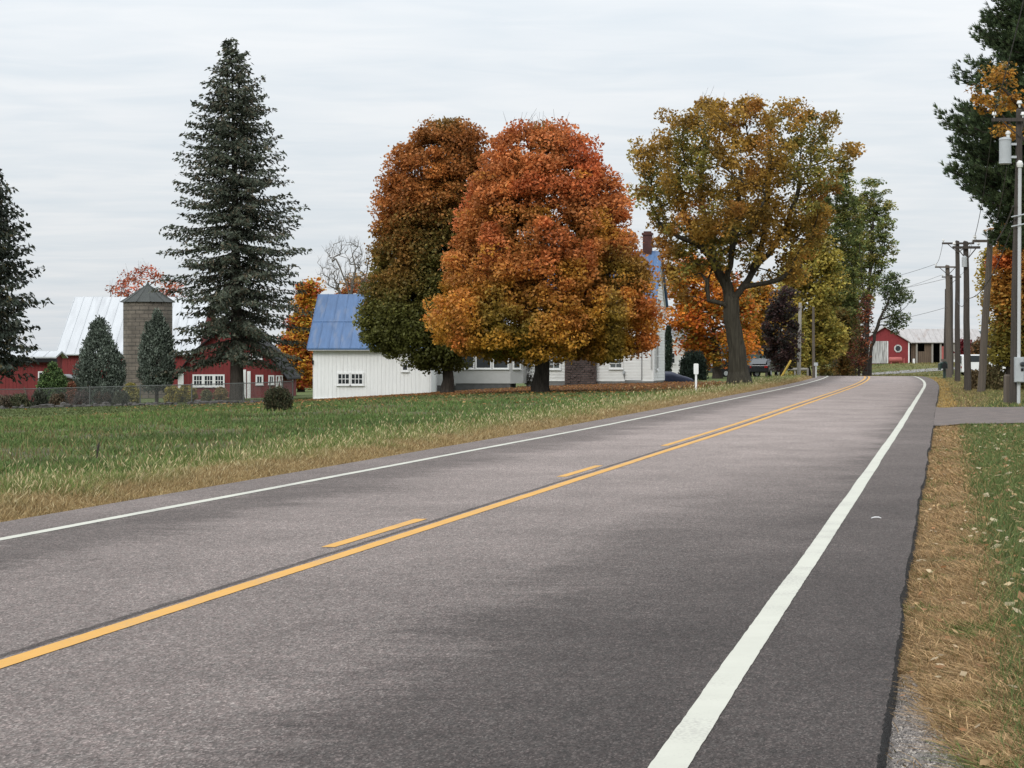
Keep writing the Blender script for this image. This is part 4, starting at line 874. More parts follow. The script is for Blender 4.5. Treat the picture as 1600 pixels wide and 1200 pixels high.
# --- conifers
def quad_sprays(C_, D_, Ln, Wd, rg):
    """flat leaf shapes pointing along D_ with random roll"""
    D_ = D_ / (np.linalg.norm(D_, axis=1, keepdims=True) + 1e-9); s = np.cross(D_, rand_unit(rg, len(D_))); s /= np.linalg.norm(s, axis=1, keepdims=True) + 1e-9
    return quads_from(C_, D_ * (Ln * .5)[:, None], s * (Wd * .5)[:, None])
def spruce(name, label, b, H, h0, Lf, seed, trunk_r, cols, droop=.3, dh=.36, nb=5, twig=.8, hang=.45, dens=1.0, group=None, side=None, offx=lambda h: 0, spray=(.34, .15), upt=.14):
    rg = np.random.default_rng(seed); root = empty(name, b, label, 'conifer', group); segs = []; Cs = []; Ds = []; Ls = []; Ws = []; Ks = []
    tz = np.linspace(-.3, H, 24)
    for i in range(23):
        r0 = trunk_r * (1 - tz[i] / H * .98) * (1.25 if i == 0 else 1) ; r1 = trunk_r * (1 - tz[i + 1] / H * .98); segs.append((np.array((offx(tz[i]), 0, tz[i])), max(r0, .02), np.array((offx(tz[i + 1]), 0, tz[i + 1])), max(r1, .015)))
    h = h0
    while h < H - .15:
        L0 = Lf(h); q = (h - h0) / (H - h0); m = nb + int(rg.random() * 2); a0 = rg.random() * 7
        for j in range(m):
            az = a0 + 2 * math.pi * j / m + rg.normal() * .25; Lb = max(.15, L0 * (.5 + .58 * rg.random() ** .8)); hh = h + rg.normal() * dh * .3
            dv = np.array((math.cos(az), math.sin(az), 0)); sdv = np.array((-dv[1], dv[0], 0)); dr = droop * (1 - 1.25 * q) + rg.normal() * .05; npt = max(3, int(Lb / .32)); pts = []
            wob = rg.normal() * .12
            for i in range(npt + 1):
                s = i / npt; z = hh - dr * Lb * (s ** 1.25) + upt * Lb * max(0, s - .6) ** 1.5 * 2.5; pts.append(np.array((offx(hh), 0, 0)) + dv * Lb * s + sdv * wob * Lb * s * s + np.array((0, 0, z)))
            for i in range(npt): segs.append((pts[i], max(.008, .03 * Lb / 3 * (1 - i / npt)) + .004, pts[i + 1], max(.006, .03 * Lb / 3 * (1 - (i + 1) / npt)) + .003))
            shade = .8 + .4 * rg.random()
            for i in range(1, npt + 1):
                s = i / npt
                if s < .12: continue
                p = pts[i]; fd = (pts[i] - pts[i - 1]); fd /= np.linalg.norm(fd) + 1e-9
                lt = (min(twig, .42 * Lb) * (1 - .75 * s) + .14) 
                for sg in (-1, 1):
                    td = sg * sdv * (.75 + .3 * rg.random()) + fd * .65 + np.array((0, 0, -hang * (.5 + rg.random()))); td /= np.linalg.norm(td); nq = max(2, int(lt / .15 * dens))
                    for e in range(nq):
                        f = (e + .6) / nq; Cs.append(p + td * lt * f + rg.normal(size=3) * .06); Ds.append(td + rg.normal(size=3) * .45); Ls.append(spray[0] * (.7 + .6 * rg.random())); Ws.append(spray[1] * (.7 + .6 * rg.random())); Ks.append(shade)
                for e in range(int(2 * dens)):
                    Cs.append(p + rg.normal(size=3) * .06 + np.array((0, 0, -.05))); Ds.append(fd + np.array((0, 0, -hang * rg.random() * 1.5)) + rg.normal(size=3) * .35); Ls.append(spray[0] * (.7 + .6 * rg.random())); Ws.append(spray[1]); Ks.append(shade)
        h += dh * (1 - .45 * q) * (.85 + .3 * rg.random())
    for e in range(20): Cs.append(np.array((offx(H), 0, H - .6 * rg.random()))); Ds.append(np.array((0, 0, 1.)) + rg.normal(size=3) * .4); Ls.append(.3); Ws.append(.12); Ks.append(1)
    V, Fc = tubes_np(segs, 6); mesh_obj('trunk', np_mesh('trunk', V, Fc, smooth=True), M['bark'], root)
    Cs = np.array(Cs); V, Fc = quad_sprays(Cs, np.array(Ds), np.array(Ls), np.array(Ws), rg)
    C0 = np.array([c for c, _ in cols], float); W = np.array([x for _, x in cols], float); W /= W.sum(); col = C0[rg.choice(len(C0), size=len(Cs), p=W)] * np.array(Ks)[:, None] * (1 + .18 * rg.normal(size=(len(Cs), 1)))
    mesh_obj('crown', np_mesh('crown', V, Fc, np.repeat(np.clip(col, .004, 1), 4, 0)), M['needle'], root); return root
SPR = [((.066, .078, .056), 5), ((.10, .11, .08), 3), ((.10, .083, .056), 2.2), ((.042, .052, .036), 3)]
def big_spruce():
    b = gnd(370, 626); k = b.y / F; H = (626 - 62) * k
    L_ = lambda h: np.interp(626 - h / k, [62, 90, 130, 180, 240, 300, 340, 400, 460, 520, 560], [4, 22, 42, 58, 82, 98, 106, 112, 116, 116, 100]) * k * 1.06
    spruce('spruce_tree', 'tallest blue-grey spruce with a pointed layered crown in front of the red gambrel barn', b, H, (626 - 552) * k, L_, 21, .46, SPR, droop=.3, dh=.45, nb=6, dens=1.9, spray=(.28, .11), hang=.6, offx=lambda h: -.35 * (h / H) ** 2)
big_spruce()
def edge_spruce():
    b = base(-26, 134); k = b.y / F; H = (632 - 232) * k
    L_ = lambda h: np.interp(632 - h / k, [232, 280, 330, 400, 470, 530, 580, 632], [3, 34, 60, 78, 90, 95, 80, 70]) * k * 1.06
    spruce('spruce_tree', 'dark drooping spruce cut by the left edge of the view', b, H, (632 - 566) * k, L_, 22, .36, [((.035, .045, .034), 5), ((.055, .06, .045), 2), ((.07, .06, .03), 1)], droop=.34, dh=.34, nb=6, hang=.95, upt=.22, dens=1.2)
edge_spruce()
def clipped(name, label, b, H, Wf, h0, seed, cols, n=200, clump=.3, per=70, size=.16, trunk_r=.1, group=None, up=0, cat='evergreen', vert=True):
    """dense evergreen whose foliage sits on a shell of bunches; Wf(h) radius"""
    rg = np.random.default_rng(seed); root = empty(name, b, label, cat, group); T = []; hs = np.linspace(h0, H, 100); wv = np.array([Wf(x) for x in hs]); cdf = np.cumsum(wv + .05); cdf /= cdf[-1]
    for i in range(n):
        h = np.interp(rg.random(), cdf, hs); R = max(.03, Wf(h) - clump * .55); f = np.sqrt(rg.random() * .6 + .4); a = rg.random() * 7; T.append((R * f * math.cos(a), R * f * math.sin(a), min(h, H - clump * .3)))
    T = np.array(T); m = len(T) * per; d = rand_unit(rg, m); f = rg.random(m) ** .33; off = d * (f * clump)[:, None]; off[:, 2] *= 1.25 if vert else .8; c = np.repeat(T, per, 0) + off
    out = np.stack([c[:, 0], c[:, 1], np.full(m, .0)], -1); out /= np.linalg.norm(out, axis=1, keepdims=True) + .01
    D_ = out * .5 + np.array((0, 0, 1.0 if vert else .2)) + rg.normal(size=(m, 3)) * .5
    V, Fc = quad_sprays(c, D_, size * (.7 + .6 * rg.random(m)), size * .5 * (.7 + .6 * rg.random(m)), rg)
    C0 = np.array([x for x, _ in cols], float); W = np.array([x for _, x in cols], float); W /= W.sum(); ck = (1 + .16 * rg.normal(size=len(T)))
    col = C0[rg.choice(len(C0), size=m, p=W)] * np.repeat(ck, per)[:, None] * (1 + .15 * rg.normal(size=(m, 1)))
    segs = [(np.array((0, 0, -.2)), trunk_r * 1.2, np.array((0, 0, H * .5)), trunk_r * .8), (np.array((0, 0, H * .5)), trunk_r * .8, np.array((0, 0, H * .92)), .02)]
    for t in T[::3]: segs.append((np.array((0, 0, max(h0 * .5, t[2] - .3))), .025, t, .01))
    V2, F2 = tubes_np(segs, 7); mesh_obj('trunk', np_mesh('trunk', V2, F2, smooth=True), M['bark'], root)
    mesh_obj('crown', np_mesh('crown', V, Fc, np.repeat(np.clip(col, .004, 1), 4, 0)), M['needle'], root); return root
BLUE = [((.115, .14, .112), 4), ((.155, .18, .15), 2), ((.07, .088, .068), 3)]
def clipped_set():
    b = base(155, 135); k = b.y / F; hh = lambda v: EH - (v - HY) * k - b.z
    clipped('arborvitae', 'grey-green pyramidal evergreen reaching the ground, left of the silo', b, hh(497), lambda h: np.interp(h, [hh(632), hh(600), hh(575), hh(550), hh(525), hh(510), hh(499)], [36, 40, 40, 32, 20, 14, 2]) * k, .1, 31, BLUE, n=260, clump=.34, per=80, size=.17)
    b = base(245, 136); k = b.y / F; h2 = lambda v: EH - (v - HY) * k - b.z
    clipped('arborvitae', 'grey-green pyramidal evergreen on a bare stem, right in front of the silo', b, h2(488), lambda h: np.interp(h, [h2(606), h2(590), h2(560), h2(530), h2(505), h2(490)], [22, 30, 31, 25, 15, 2]) * k, h2(604), 32, BLUE, n=190, clump=.32, per=80, size=.17, trunk_r=.1)
    b = base(82, 133); k = b.y / F; h3 = lambda v: EH - (v - HY) * k - b.z
    clipped('dwarf_spruce', 'small bright green domed evergreen left of the pyramidal ones', b, h3(568), lambda h: np.interp(h, [h3(632), h3(612), h3(600), h3(585), h3(574), h3(568)], [24, 26, 24, 16, 8, 1]) * k, .1, 33, [((.07, .115, .04), 3), ((.10, .15, .05), 2), ((.04, .065, .027), 2)], n=240, clump=.28, per=80, size=.14, vert=False)
    b = gnd(1083, 597); b = base(1083, 160); k = b.y / F; h4 = lambda v: EH - (v - HY) * k - b.z
    clipped('yew_shrub', 'round black-green yew beside the white post and the oak', b, h4(552), lambda h: np.interp(h, [h4(600), h4(590), h4(572), h4(558), h4(552)], [18, 24, 24, 18, 8]) * k, .05, 34, [((.016, .024, .018), 3), ((.025, .036, .024), 1)], n=130, clump=.3, per=70, size=.15, cat='shrub')
    b = base(1044, 166); k = b.y / F; h5 = lambda v: EH - (v - HY) * k - b.z
    clipped('cypress_tree', 'narrow dark upright evergreen at the right corner of the farmhouse', b, h5(512), lambda h: np.interp(h, [h5(598), h5(570), h5(530), h5(512)], [5, 6.5, 6, 2]) * k, .1, 35, [((.02, .03, .022), 3), ((.035, .05, .032), 1)], n=90, clump=.22, per=60, size=.14)
    b = gnd(434, 642); k = b.y / F; h6 = lambda v: EH - (v - HY) * k - b.z
    clipped('round_shrub', 'rounded brown-green shrub alone on the lawn left of the white garage', b, h6(610), lambda h: np.interp(h, [h6(643), h6(635), h6(622), h6(613), h6(610)], [17, 21, 22, 17, 8]) * k, .03, 36, [((.05, .055, .028), 3), ((.075, .06, .035), 2), ((.03, .035, .02), 2)], n=110, clump=.17, per=70, size=.075, trunk_r=.03, cat='shrub')
clipped_set()
def white_pine():
    """long upswept boughs ending in tufts of needles; the trunk stands beyond the right edge"""
    rg = np.random.default_rng(71); b = base(1652, 96); k = b.y / F; root = empty('pine_tree', b, 'huge dark green pine whose boughs hang in from the upper right', 'conifer'); H = 19.5; segs = []; Cs = []; Ds = []; Ks = []
    for i in range(20): segs.append((np.array((0, 0, -.3 + H * i / 20)), .45 * (1 - i / 21), np.array((0, 0, -.3 + H * (i + 1) / 20)), .45 * (1 - (i + 1) / 21)))
    vrow = lambda h: HY - (h + b.z - EH) / k
    reach = lambda h: np.interp(vrow(h), [-170, -60, 0, 45, 80, 120, 165, 200, 240, 290, 335, 370], [40, 68, 92, 112, 128, 138, 186, 172, 160, 168, 112, 95]) * k
    h = EH - (385 - HY) * k - b.z
    while h < H - .5:
        m = 11
        for j in range(m):
            az = rg.random() * 7; left = math.cos(az) < 0; L0 = reach(h + .2) * (.72 + .32 * rg.random()); dv = np.array((math.cos(az), math.sin(az), 0)); sv = np.array((-dv[1], dv[0], 0)); npt = max(4, int(L0 / .4)); pts = []; rise = rg.uniform(-.05, .22)
            for i in range(npt + 1):
                s = i / npt; pts.append(dv * L0 * s + sv * .1 * L0 * s * s * rg.normal() * .4 + np.array((0, 0, h + L0 * (rise * s - .22 * s * (1 - s) + .05 * s ** 3))))
            for i in range(npt): segs.append((pts[i], .05 * (1 - i / npt) + .012, pts[i + 1], .05 * (1 - (i + 1) / npt) + .008))
            sh = .75 + .5 * rg.random()
            for i in range(1, npt + 1):
                s = i / npt
                if s < .25: continue
                fd = pts[i] - pts[i - 1]; fd /= np.linalg.norm(fd)
                for sg in (-1, 1, -1, 1):
                    lt = (.9 * (1 - .6 * s) + .2) * (.5 + .5 * rg.random()); td = sg * sv * .5 + fd * 1.2 + np.array((0, 0, .28 * rg.random() + .04)); td /= np.linalg.norm(td); e = pts[i] + td * lt; segs.append((pts[i], .012, e, .006))
                    for f in np.arange(.25, 1.05, .16 / max(lt, .2)): Cs.append(pts[i] + td * lt * f + rg.normal(size=3) * np.array((.06, .06, .13))); Ds.append(td); Ks.append(sh)
        h += .27
    Cs = np.array(Cs); Ds = np.array(Ds); n = len(Cs); per = 13
    C2 = np.repeat(Cs, per, 0); D2 = np.repeat(Ds, per, 0) * 1.0 + rand_unit(rg, n * per) * .6 + np.array((0, 0, .3)); D2 /= np.linalg.norm(D2, axis=1, keepdims=True); Ln = .25 * (.7 + .6 * rg.random(n * per)); C2 = C2 + D2 * (Ln * .45)[:, None]
    V, Fc = quad_sprays(C2, D2, Ln, np.full(n * per, .034), rg)
    base_c = mixc(np.array((.042, .066, .034)), np.array((.085, .115, .05)), rg.random(n)); col = np.repeat(base_c * np.array(Ks)[:, None], per, 0) * (1 + .2 * rg.normal(size=(n * per, 1)))
    V2, F2 = tubes_np(segs, 5); mesh_obj('trunk', np_mesh('trunk', V2, F2, smooth=True), M['bark'], root); mesh_obj('crown', np_mesh('crown', V, Fc, np.repeat(np.clip(col, .003, 1), 4, 0)), M['needle'], root)
white_pine()

# --- trees behind
OR = [((.58, .20, .03), 4), ((.55, .27, .04), 3), ((.50, .13, .035), 2), ((.24, .17, .035), 1.5)]
YO = [((.60, .32, .04), 4), ((.55, .22, .035), 3), ((.30, .22, .045), 2)]
YG = [((.34, .28, .06), 4), ((.45, .34, .08), 3), ((.22, .21, .05), 3)]
GR = [((.17, .205, .07), 4), ((.24, .245, .075), 3), ((.115, .15, .058), 2), ((.32, .26, .075), 1.5)]  # locust greens, lightened in part to paint in slight distance haze
def background_trees():
    broadleaf('maple_tree', 'orange maple with a slender trunk between the oak and the white outbuilding', 1121, 0, [(398, 1060, 1110), (425, 1040, 1150), (460, 1035, 1180), (500, 1042, 1195), (540, 1055, 1185), (568, 1090, 1160)], OR, 101, Y=172, n=130, clump=.9, per=130, size=.3, trunk_r=.3, jitter=.2)
    broadleaf('maple_tree', 'amber maple filling the gap right of the oak trunk', 1200, 0, [(440, 1165, 1205), (470, 1158, 1222), (510, 1160, 1228), (545, 1168, 1215)], [((.50, .22, .035), 3), ((.46, .29, .05), 3), ((.25, .17, .04), 2)], 102, Y=195, n=80, clump=.8, per=110, size=.3, trunk_r=.2)
    broadleaf('plum_tree', 'small dark purple-leaved tree behind the two bare roadside poles', 1222, 0, [(448, 1210, 1238), (475, 1198, 1248), (510, 1190, 1252), (545, 1192, 1250), (575, 1200, 1240)], [((.055, .034, .034), 4), ((.085, .045, .04), 2), ((.04, .036, .03), 3)], 103, Y=182, n=70, clump=.6, per=85, rough=.6, size=.26, trunk_r=.18)
    broadleaf('maple_tree', 'yellow-green broad tree overhanging the roadside poles right of the oak', 1262, 0, [(372, 1250, 1295), (392, 1225, 1316), (425, 1215, 1322), (460, 1212, 1318), (495, 1222, 1316), (535, 1228, 1318), (565, 1235, 1315)], YG, 104, Y=200, n=210, rough=.3, edge=20, clump=.85, per=110, size=.32, trunk_r=.26)
    for i, (u, sil) in enumerate([(1243, [(490, 1232, 1254), (520, 1226, 1262), (560, 1228, 1262), (585, 1234, 1256)]), (1283, [(470, 1272, 1298), (510, 1262, 1306), (550, 1264, 1304), (586, 1272, 1300)]), (1316, [(480, 1308, 1328), (520, 1300, 1334), (560, 1302, 1336), (586, 1306, 1330)])]):
        broadleaf('sapling', ['yellow-leaved thicket sapling between the two roadside poles', 'olive sapling with low branches just right of the thin grey pole', 'tawny sapling among the trunks below the tall locusts'][i], u, 0, sil, [YG, [((.20, .17, .05), 3), ((.30, .2, .045), 2), ((.09, .10, .03), 2)], [((.30, .17, .05), 3), ((.2, .14, .045), 3), ((.12, .12, .035), 2)]][i], 105 + i, Y=[196, 204, 210][i], n=60, clump=.65, per=80, size=.26, trunk_r=.12, group='saplings along the wood edge')
    broadleaf('locust_tree', 'tall olive-green locust with a full crown behind the oak', 1306, 0, [(262, 1295, 1325), (285, 1278, 1340), (320, 1262, 1350), (360, 1262, 1348), (400, 1285, 1345), (440, 1285, 1345), (490, 1290, 1345), (540, 1295, 1342)], GR, 108, Y=215, n=270, edge=30, clump=.65, per=75, size=.26, trunk_r=.28, shell=.2, rough=.55, flat=.6)
    broadleaf('locust_tree', 'tall airy locust with thin bare stems showing, right of the fuller one', 1352, 0, [(278, 1350, 1375), (305, 1342, 1388), (340, 1340, 1394), (380, 1338, 1398), (410, 1340, 1392), (440, 1342, 1380), (480, 1346, 1370)], GR, 109, Y=212, n=190, clump=.52, per=50, size=.24, trunk_r=.24, shell=.1, rough=.6, flat=.55, inset=.15, edge=24, limbs=[[(1352, 588, 0), (1355, 500), (1359, 430), (1364, 350), (1366, 300)], [(1355, 500), (1346, 440), (1344, 380)], [(1357, 470), (1378, 420), (1386, 360)]])
    broadleaf('locust_tree', 'middle olive locust between the full one and the airy one', 1334, 0, [(300, 1318, 1352), (330, 1308, 1362), (370, 1308, 1364), (420, 1306, 1362), (470, 1308, 1360), (520, 1312, 1354)], [((.22, .215, .07), 4), ((.29, .255, .075), 3), ((.14, .15, .056), 2), ((.34, .24, .07), 1)], 129, Y=222, n=150, clump=.7, per=70, size=.26, trunk_r=.22, shell=.2, rough=.45, flat=.6, edge=16)
    broadleaf('hazel_thicket', 'olive-brown thicket filling the wood edge below the locusts', 1322, 0, [(470, 1305, 1338), (500, 1292, 1350), (540, 1288, 1352), (575, 1288, 1350), (586, 1292, 1345)], [((.19, .15, .05), 4), ((.26, .18, .055), 2), ((.11, .105, .04), 3), ((.2, .09, .04), 1)], 130, Y=216, n=90, clump=.7, per=70, size=.26, trunk_r=.14, shell=.1, rough=.4, cat='shrub')
    broadleaf('leaning_tree', 'thin dark-green tree arching right over the far barn', 1356, 0, [(425, 1378, 1408), (440, 1372, 1420), (465, 1374, 1428), (490, 1376, 1426), (510, 1384, 1412), (525, 1392, 1406)], [((.085, .115, .05), 3), ((.13, .15, .06), 2)], 110, Y=208, n=60, clump=.55, per=50, size=.24, rough=.6, trunk_r=.16, shell=.1, limbs=[[(1357, 588, 0), (1362, 540), (1374, 500), (1390, 465), (1402, 440)], [(1374, 500), (1400, 490), (1415, 480)]])
    broadleaf('sumac_shrub', 'crimson-leaved shrub climbing the trunks at the bend of the road', 1342, 0, [(455, 1350, 1362), (490, 1340, 1366), (530, 1330, 1362), (565, 1326, 1358), (588, 1332, 1354)], [((.14, .035, .03), 3), ((.26, .09, .04), 2), ((.10, .07, .035), 3)], 111, Y=206, n=48, clump=.5, per=32, rough=.6, size=.24, trunk_r=.09, cat='shrub')
    broadleaf('maple_tree', 'pale orange tree glimpsed between the trunks at the end of the road', 1331, 0, [(480, 1318, 1342), (515, 1310, 1348), (560, 1312, 1346)], [((.5, .22, .07), 3), ((.42, .17, .06), 2)], 112, Y=245, n=50, clump=.8, per=60, size=.34, trunk_r=.14)
    broadleaf('maple_tree', 'thin scarlet tree with bare twig tips behind the white barn roof', 222, 0, [(415, 215, 245), (430, 185, 268), (448, 168, 290), (470, 165, 300), (500, 175, 295), (540, 200, 270)], [((.42, .10, .05), 4), ((.46, .15, .06), 2), ((.3, .1, .06), 2)], 113, Y=230, n=120, clump=.8, per=42, size=.3, trunk_r=.25, tip=.025, bend=.15, twigs=110, rough=.4)
    broadleaf('maple_tree', 'flame orange tree squeezed between the tall spruce and the white garage', 470, 0, [(435, 474, 500), (448, 468, 502), (480, 458, 498), (520, 445, 500), (560, 435, 500), (600, 445, 495)], [((.52, .15, .045), 3), ((.56, .28, .04), 4), ((.42, .30, .045), 2), ((.5, .1, .05), 1)], 114, Y=185, n=120, clump=.85, per=130, size=.3, trunk_r=.24)
    broadleaf('bare_tree', 'leafless grey tree above the blue garage roof', 545, 0, [(372, 530, 560), (385, 505, 578), (405, 493, 588), (430, 494, 590), (455, 510, 585)], [], 115, Y=215, n=260, clump=.4, per=0, bend=.12, twigs=240, trunk_r=.26, bark='bark_grey', tip=.02, limbs=[[(552, 610, 0), (550, 500), (548, 460)], [(550, 480), (540, 440), (525, 405)], [(548, 460), (556, 420), (548, 385)], [(550, 480), (570, 440), (578, 400)], [(550, 490), (530, 455), (505, 440)]])
    broadleaf('maple_tree', 'dull orange tree low behind the blue garage roof', 560, 0, [(428, 545, 575), (445, 530, 592), (470, 520, 600), (510, 530, 595)], [((.42, .22, .07), 3), ((.45, .15, .06), 2), ((.3, .2, .06), 2)], 116, Y=225, n=70, clump=.8, per=70, size=.34, trunk_r=.2)
    broadleaf('maple_tree', 'orange and gold tree behind the roadside poles at the right edge', 1578, 0, [(352, 1560, 1585), (375, 1552, 1610), (410, 1547, 1622), (450, 1547, 1625), (490, 1548, 1622), (530, 1546, 1620), (565, 1548, 1612)], [], 117, Y=112, n=150, clump=.62, per=120, size=.2, trunk_r=.18, colfn=lambda c, H, rg: mixc(mixc(np.array((.26, .22, .05)), np.array((.46, .23, .05)), sst(.35, .6, c[:, 2] / H + .12 * rg.normal(size=len(c)))), np.array((.52, .15, .04)), sst(.62, .85, vnoise(c[:, 0] + 9, c[:, 2] + 9, .9, 61)) * sst(.4, .6, c[:, 2] / H)))
    broadleaf('sapling', 'yellow-leaved young tree left of the leaning utility pole', 1545, 0, [(385, 1538, 1556), (410, 1524, 1560), (440, 1526, 1560), (480, 1532, 1556), (530, 1534, 1552)], [((.42, .30, .045), 3), ((.3, .24, .05), 2)], 118, Y=122, n=55, clump=.42, per=36, size=.17, trunk_r=.06, shell=.1)
    broadleaf('oak_tree', 'golden-leaved branch reaching in front of the huge pine from beyond the right edge', 1640, 0, [(95, 1555, 1580), (115, 1522, 1592), (145, 1515, 1600), (170, 1520, 1605), (195, 1538, 1612), (212, 1548, 1610)], [((.42, .20, .035), 3), ((.48, .26, .045), 2), ((.26, .17, .04), 1)], 119, Y=84, n=40, clump=.3, per=42, size=.15, trunk_r=.16, shell=.0, limbs=[[(1645, 640, 0), (1645, 420), (1640, 300)], [(1640, 300), (1610, 230), (1575, 190)], [(1640, 300), (1605, 180), (1560, 130)]], tip=.01)
    broadleaf('brown_thicket', 'russet brown thicket low behind the utility poles by the far barn', 1540, 0, [(525, 1530, 1556), (540, 1518, 1566), (560, 1512, 1570), (578, 1514, 1566)], [((.16, .10, .055), 3), ((.22, .12, .05), 2), ((.10, .09, .04), 2)], 120, Y=250, n=60, clump=.8, per=60, size=.34, trunk_r=.12, cat='shrub')
    broadleaf('burning_bush', 'deep crimson bush right of the far barn between the utility poles', 1508, 0, [(528, 1502, 1514), (545, 1496, 1518), (562, 1497, 1518)], [((.16, .022, .03), 3), ((.24, .04, .04), 1)], 121, Y=255, n=30, clump=.6, per=60, size=.3, trunk_r=.08, cat='shrub')
    for i, (u, vt, wd, Y, lab, cl) in enumerate([(112, 598, 9, 131, 'russet shrub at the fence between the dome and pyramid evergreens', [((.20, .075, .045), 3), ((.13, .07, .04), 2)]), (205, 600, 16, 133, 'yellow-green shrub at the foot of the silo', [((.26, .22, .06), 3), ((.17, .16, .05), 2)]), (268, 604, 14, 132, 'yellowing garden shrub right of the stemmed evergreen', [((.30, .24, .06), 3), ((.18, .17, .05), 2)]), (292, 603, 17, 133, 'golden-green garden shrub below the triple window', [((.28, .22, .05), 3), ((.16, .15, .045), 3)]), (345, 607, 12, 133, 'tan garden shrub left of the tall spruce trunk', [((.24, .16, .07), 3), ((.15, .13, .05), 2)]), (322, 611, 9, 132, 'low olive shrub between two garden shrubs below the triple window', [((.14, .13, .06), 2), ((.10, .1, .045), 2)])]):
        b = base(u, Y); k = b.y / F; ht = lambda v: EH - (v - HY) * k - b.z
        clipped('garden_shrub', lab, b, ht(vt), lambda h, w_=wd, k=k, t=ht(vt): np.interp(h, [0, t * .4, t * .8, t], [w_ * .7, w_, w_ * .75, w_ * .3]) * k, .05, 140 + i, cl, n=60, clump=.2, per=50, size=.13, trunk_r=.03, group='garden shrubs behind the fence', cat='shrub', vert=False)
    for i, u in enumerate((8, 30, 60, 92, 128, 160, 188)):
        b = base(u, 127.5); k = b.y / F
        clipped('fence_weeds', ['grey-brown weeds at the fence below the drooping spruce', 'dull green weeds at the fence near the leaning board', 'tangled dark weeds at the fence left of the domed evergreen', 'brown weeds at the fence below the domed evergreen', 'purple-brown weeds at the fence beside the russet shrub', 'dark weeds at the fence below the left pyramidal evergreen', 'grey-green weeds at the fence left of the silo'][i], b, .62 + .25 * ((i * 37) % 5) / 5, lambda h, k=k: 17 * k * (1 - .5 * h), .03, 160 + i, [[((.085, .075, .055), 2), ((.11, .08, .055), 1)], [((.07, .08, .045), 2), ((.1, .09, .05), 1)], [((.045, .05, .035), 1)], [((.11, .075, .05), 1), ((.08, .07, .045), 1)], [((.09, .06, .055), 1), ((.075, .065, .05), 1)], [((.05, .048, .035), 1), ((.08, .055, .04), 1)], [((.085, .09, .06), 1), ((.06, .065, .04), 1)]][i], n=40, clump=.2, per=45, size=.14, trunk_r=.02, group='weeds along the fence', cat='weeds', vert=True)
    b = base(829, 143); k = b.y / F
    clipped('porch_shrub', 'mottled shrub trained beside the porch, left of the orange maple trunk', b, 2.0, lambda h: np.interp(h, [0, .4, 1.4, 2.0], [7, 9, 7, 4]) * k, .1, 180, [((.08, .075, .06), 3), ((.16, .15, .13), 1), ((.05, .045, .035), 2)], n=50, clump=.22, per=40, size=.16, trunk_r=.05, cat='shrub')
    for i, (u, vt, wd, lab) in enumerate([(1548, 574, 22, 'brown dry weeds behind the leaning utility pole'), (1590, 568, 26, 'yellow-brown weeds behind the pole with the meter box'), (1520, 584, 12, 'low tawny weeds between the two nearest far poles')]):
        b = base(u, 112 + i); k = b.y / F
        clipped('roadside_weeds', lab, b, max(.7, EH - (vt - HY) * k - b.z), lambda h, w_=wd, k=k: w_ * k * (1 - .25 * h), .03, 190 + i, [[((.16, .12, .06), 2), ((.11, .10, .045), 2)], [((.20, .15, .06), 2), ((.12, .12, .04), 2)], [((.18, .13, .07), 1)]][i], n=60, clump=.22, per=45, size=.17, trunk_r=.02, group='dry weeds behind the right verge', cat='weeds')
background_trees()
# ------------------------------------------------------------------ poles, wires, fence and small things
def bolt_box(mb, c, s): mb.box(c[0] - s[0] / 2, c[0] + s[0] / 2, c[1] - s[1] / 2, c[1] + s[1] / 2, c[2] - s[2] / 2, c[2] + s[2] / 2)
WIRES = {}
def utility_pole(key, label, ub, vb, ut, vt, Y, dia, arms=(), m='pole', braces=True, group='utility poles along the right verge', insul=True):
    """arms: (v, uL, uR); positions read off the photo at the pole's own distance"""
    b = base(ub, Y) if vb is None else gnd(ub, vb); k = b.y / F; r = empty('utility_pole', b, label, 'utility pole', group)
    lp = lambda u, v: Vector(((u - CX) * k - b.x, 0, EH - (v - HY) * k - b.z)); top = lp(ut, vt)
    p = MB(); n = 7; pts = [Vector((0, 0, -.4)) + (top - Vector((0, 0, -.4))) * i / (n - 1) + Vector((math.sin(i * 1.7) * .015, 0, 0)) for i in range(n)]
    p.tube(pts + [top + Vector((0, 0, .04))], [dia / 2 * (1.08 - .34 * i / (n - 1)) for i in range(n)] + [dia / 2 * .5], 12); p.build('pole_shaft', M[m], r, smooth=False)
    WIRES[key] = []
    for v, uL, uR in arms:
        a, c = lp(uL, v), lp(uR, v); am = MB(); am.box(a.x, c.x, -dia / 2 - .11, -dia / 2 + .02, a.z - .06, a.z + .06); ao = am.build('crossarm', M[m], r)
        if braces:
            ax = top.x * (a.z / top.z)
            for s in (-1, 1):
                e = ax + s * min(.75, abs((a.x if s < 0 else c.x) - ax) * .7)
                if not (a.x - .01 <= e <= c.x + .01): continue
                bm = MB(); bm.tube([(ax, -dia / 2 - .03, a.z - .6), (e, -dia / 2 - .13, a.z - .02)], .025, 4); bm.build('brace', M['pole'], r)
        xs = [a.x + .08, c.x - .08] if c.x - a.x > .7 else [a.x + .08]
        for x in xs:
            im = MB(); im.tube([(x, -dia / 2 - .05, a.z + .06), (x, -dia / 2 - .05, a.z + .13), (x, -dia / 2 - .05, a.z + .17), (x, -dia / 2 - .05, a.z + .27)], [.02, .03, .085, .06], 8)
            im.build('insulator', M['ceramic'], r); WIRES[key].append(b + Vector((x, -dia / 2 - .05, a.z + .24)))
    WIRES[key + '_top'] = b + top + Vector((0, 0, .05)); WIRES[key + '_mid'] = b + top * .62
    return r, b, lp, k
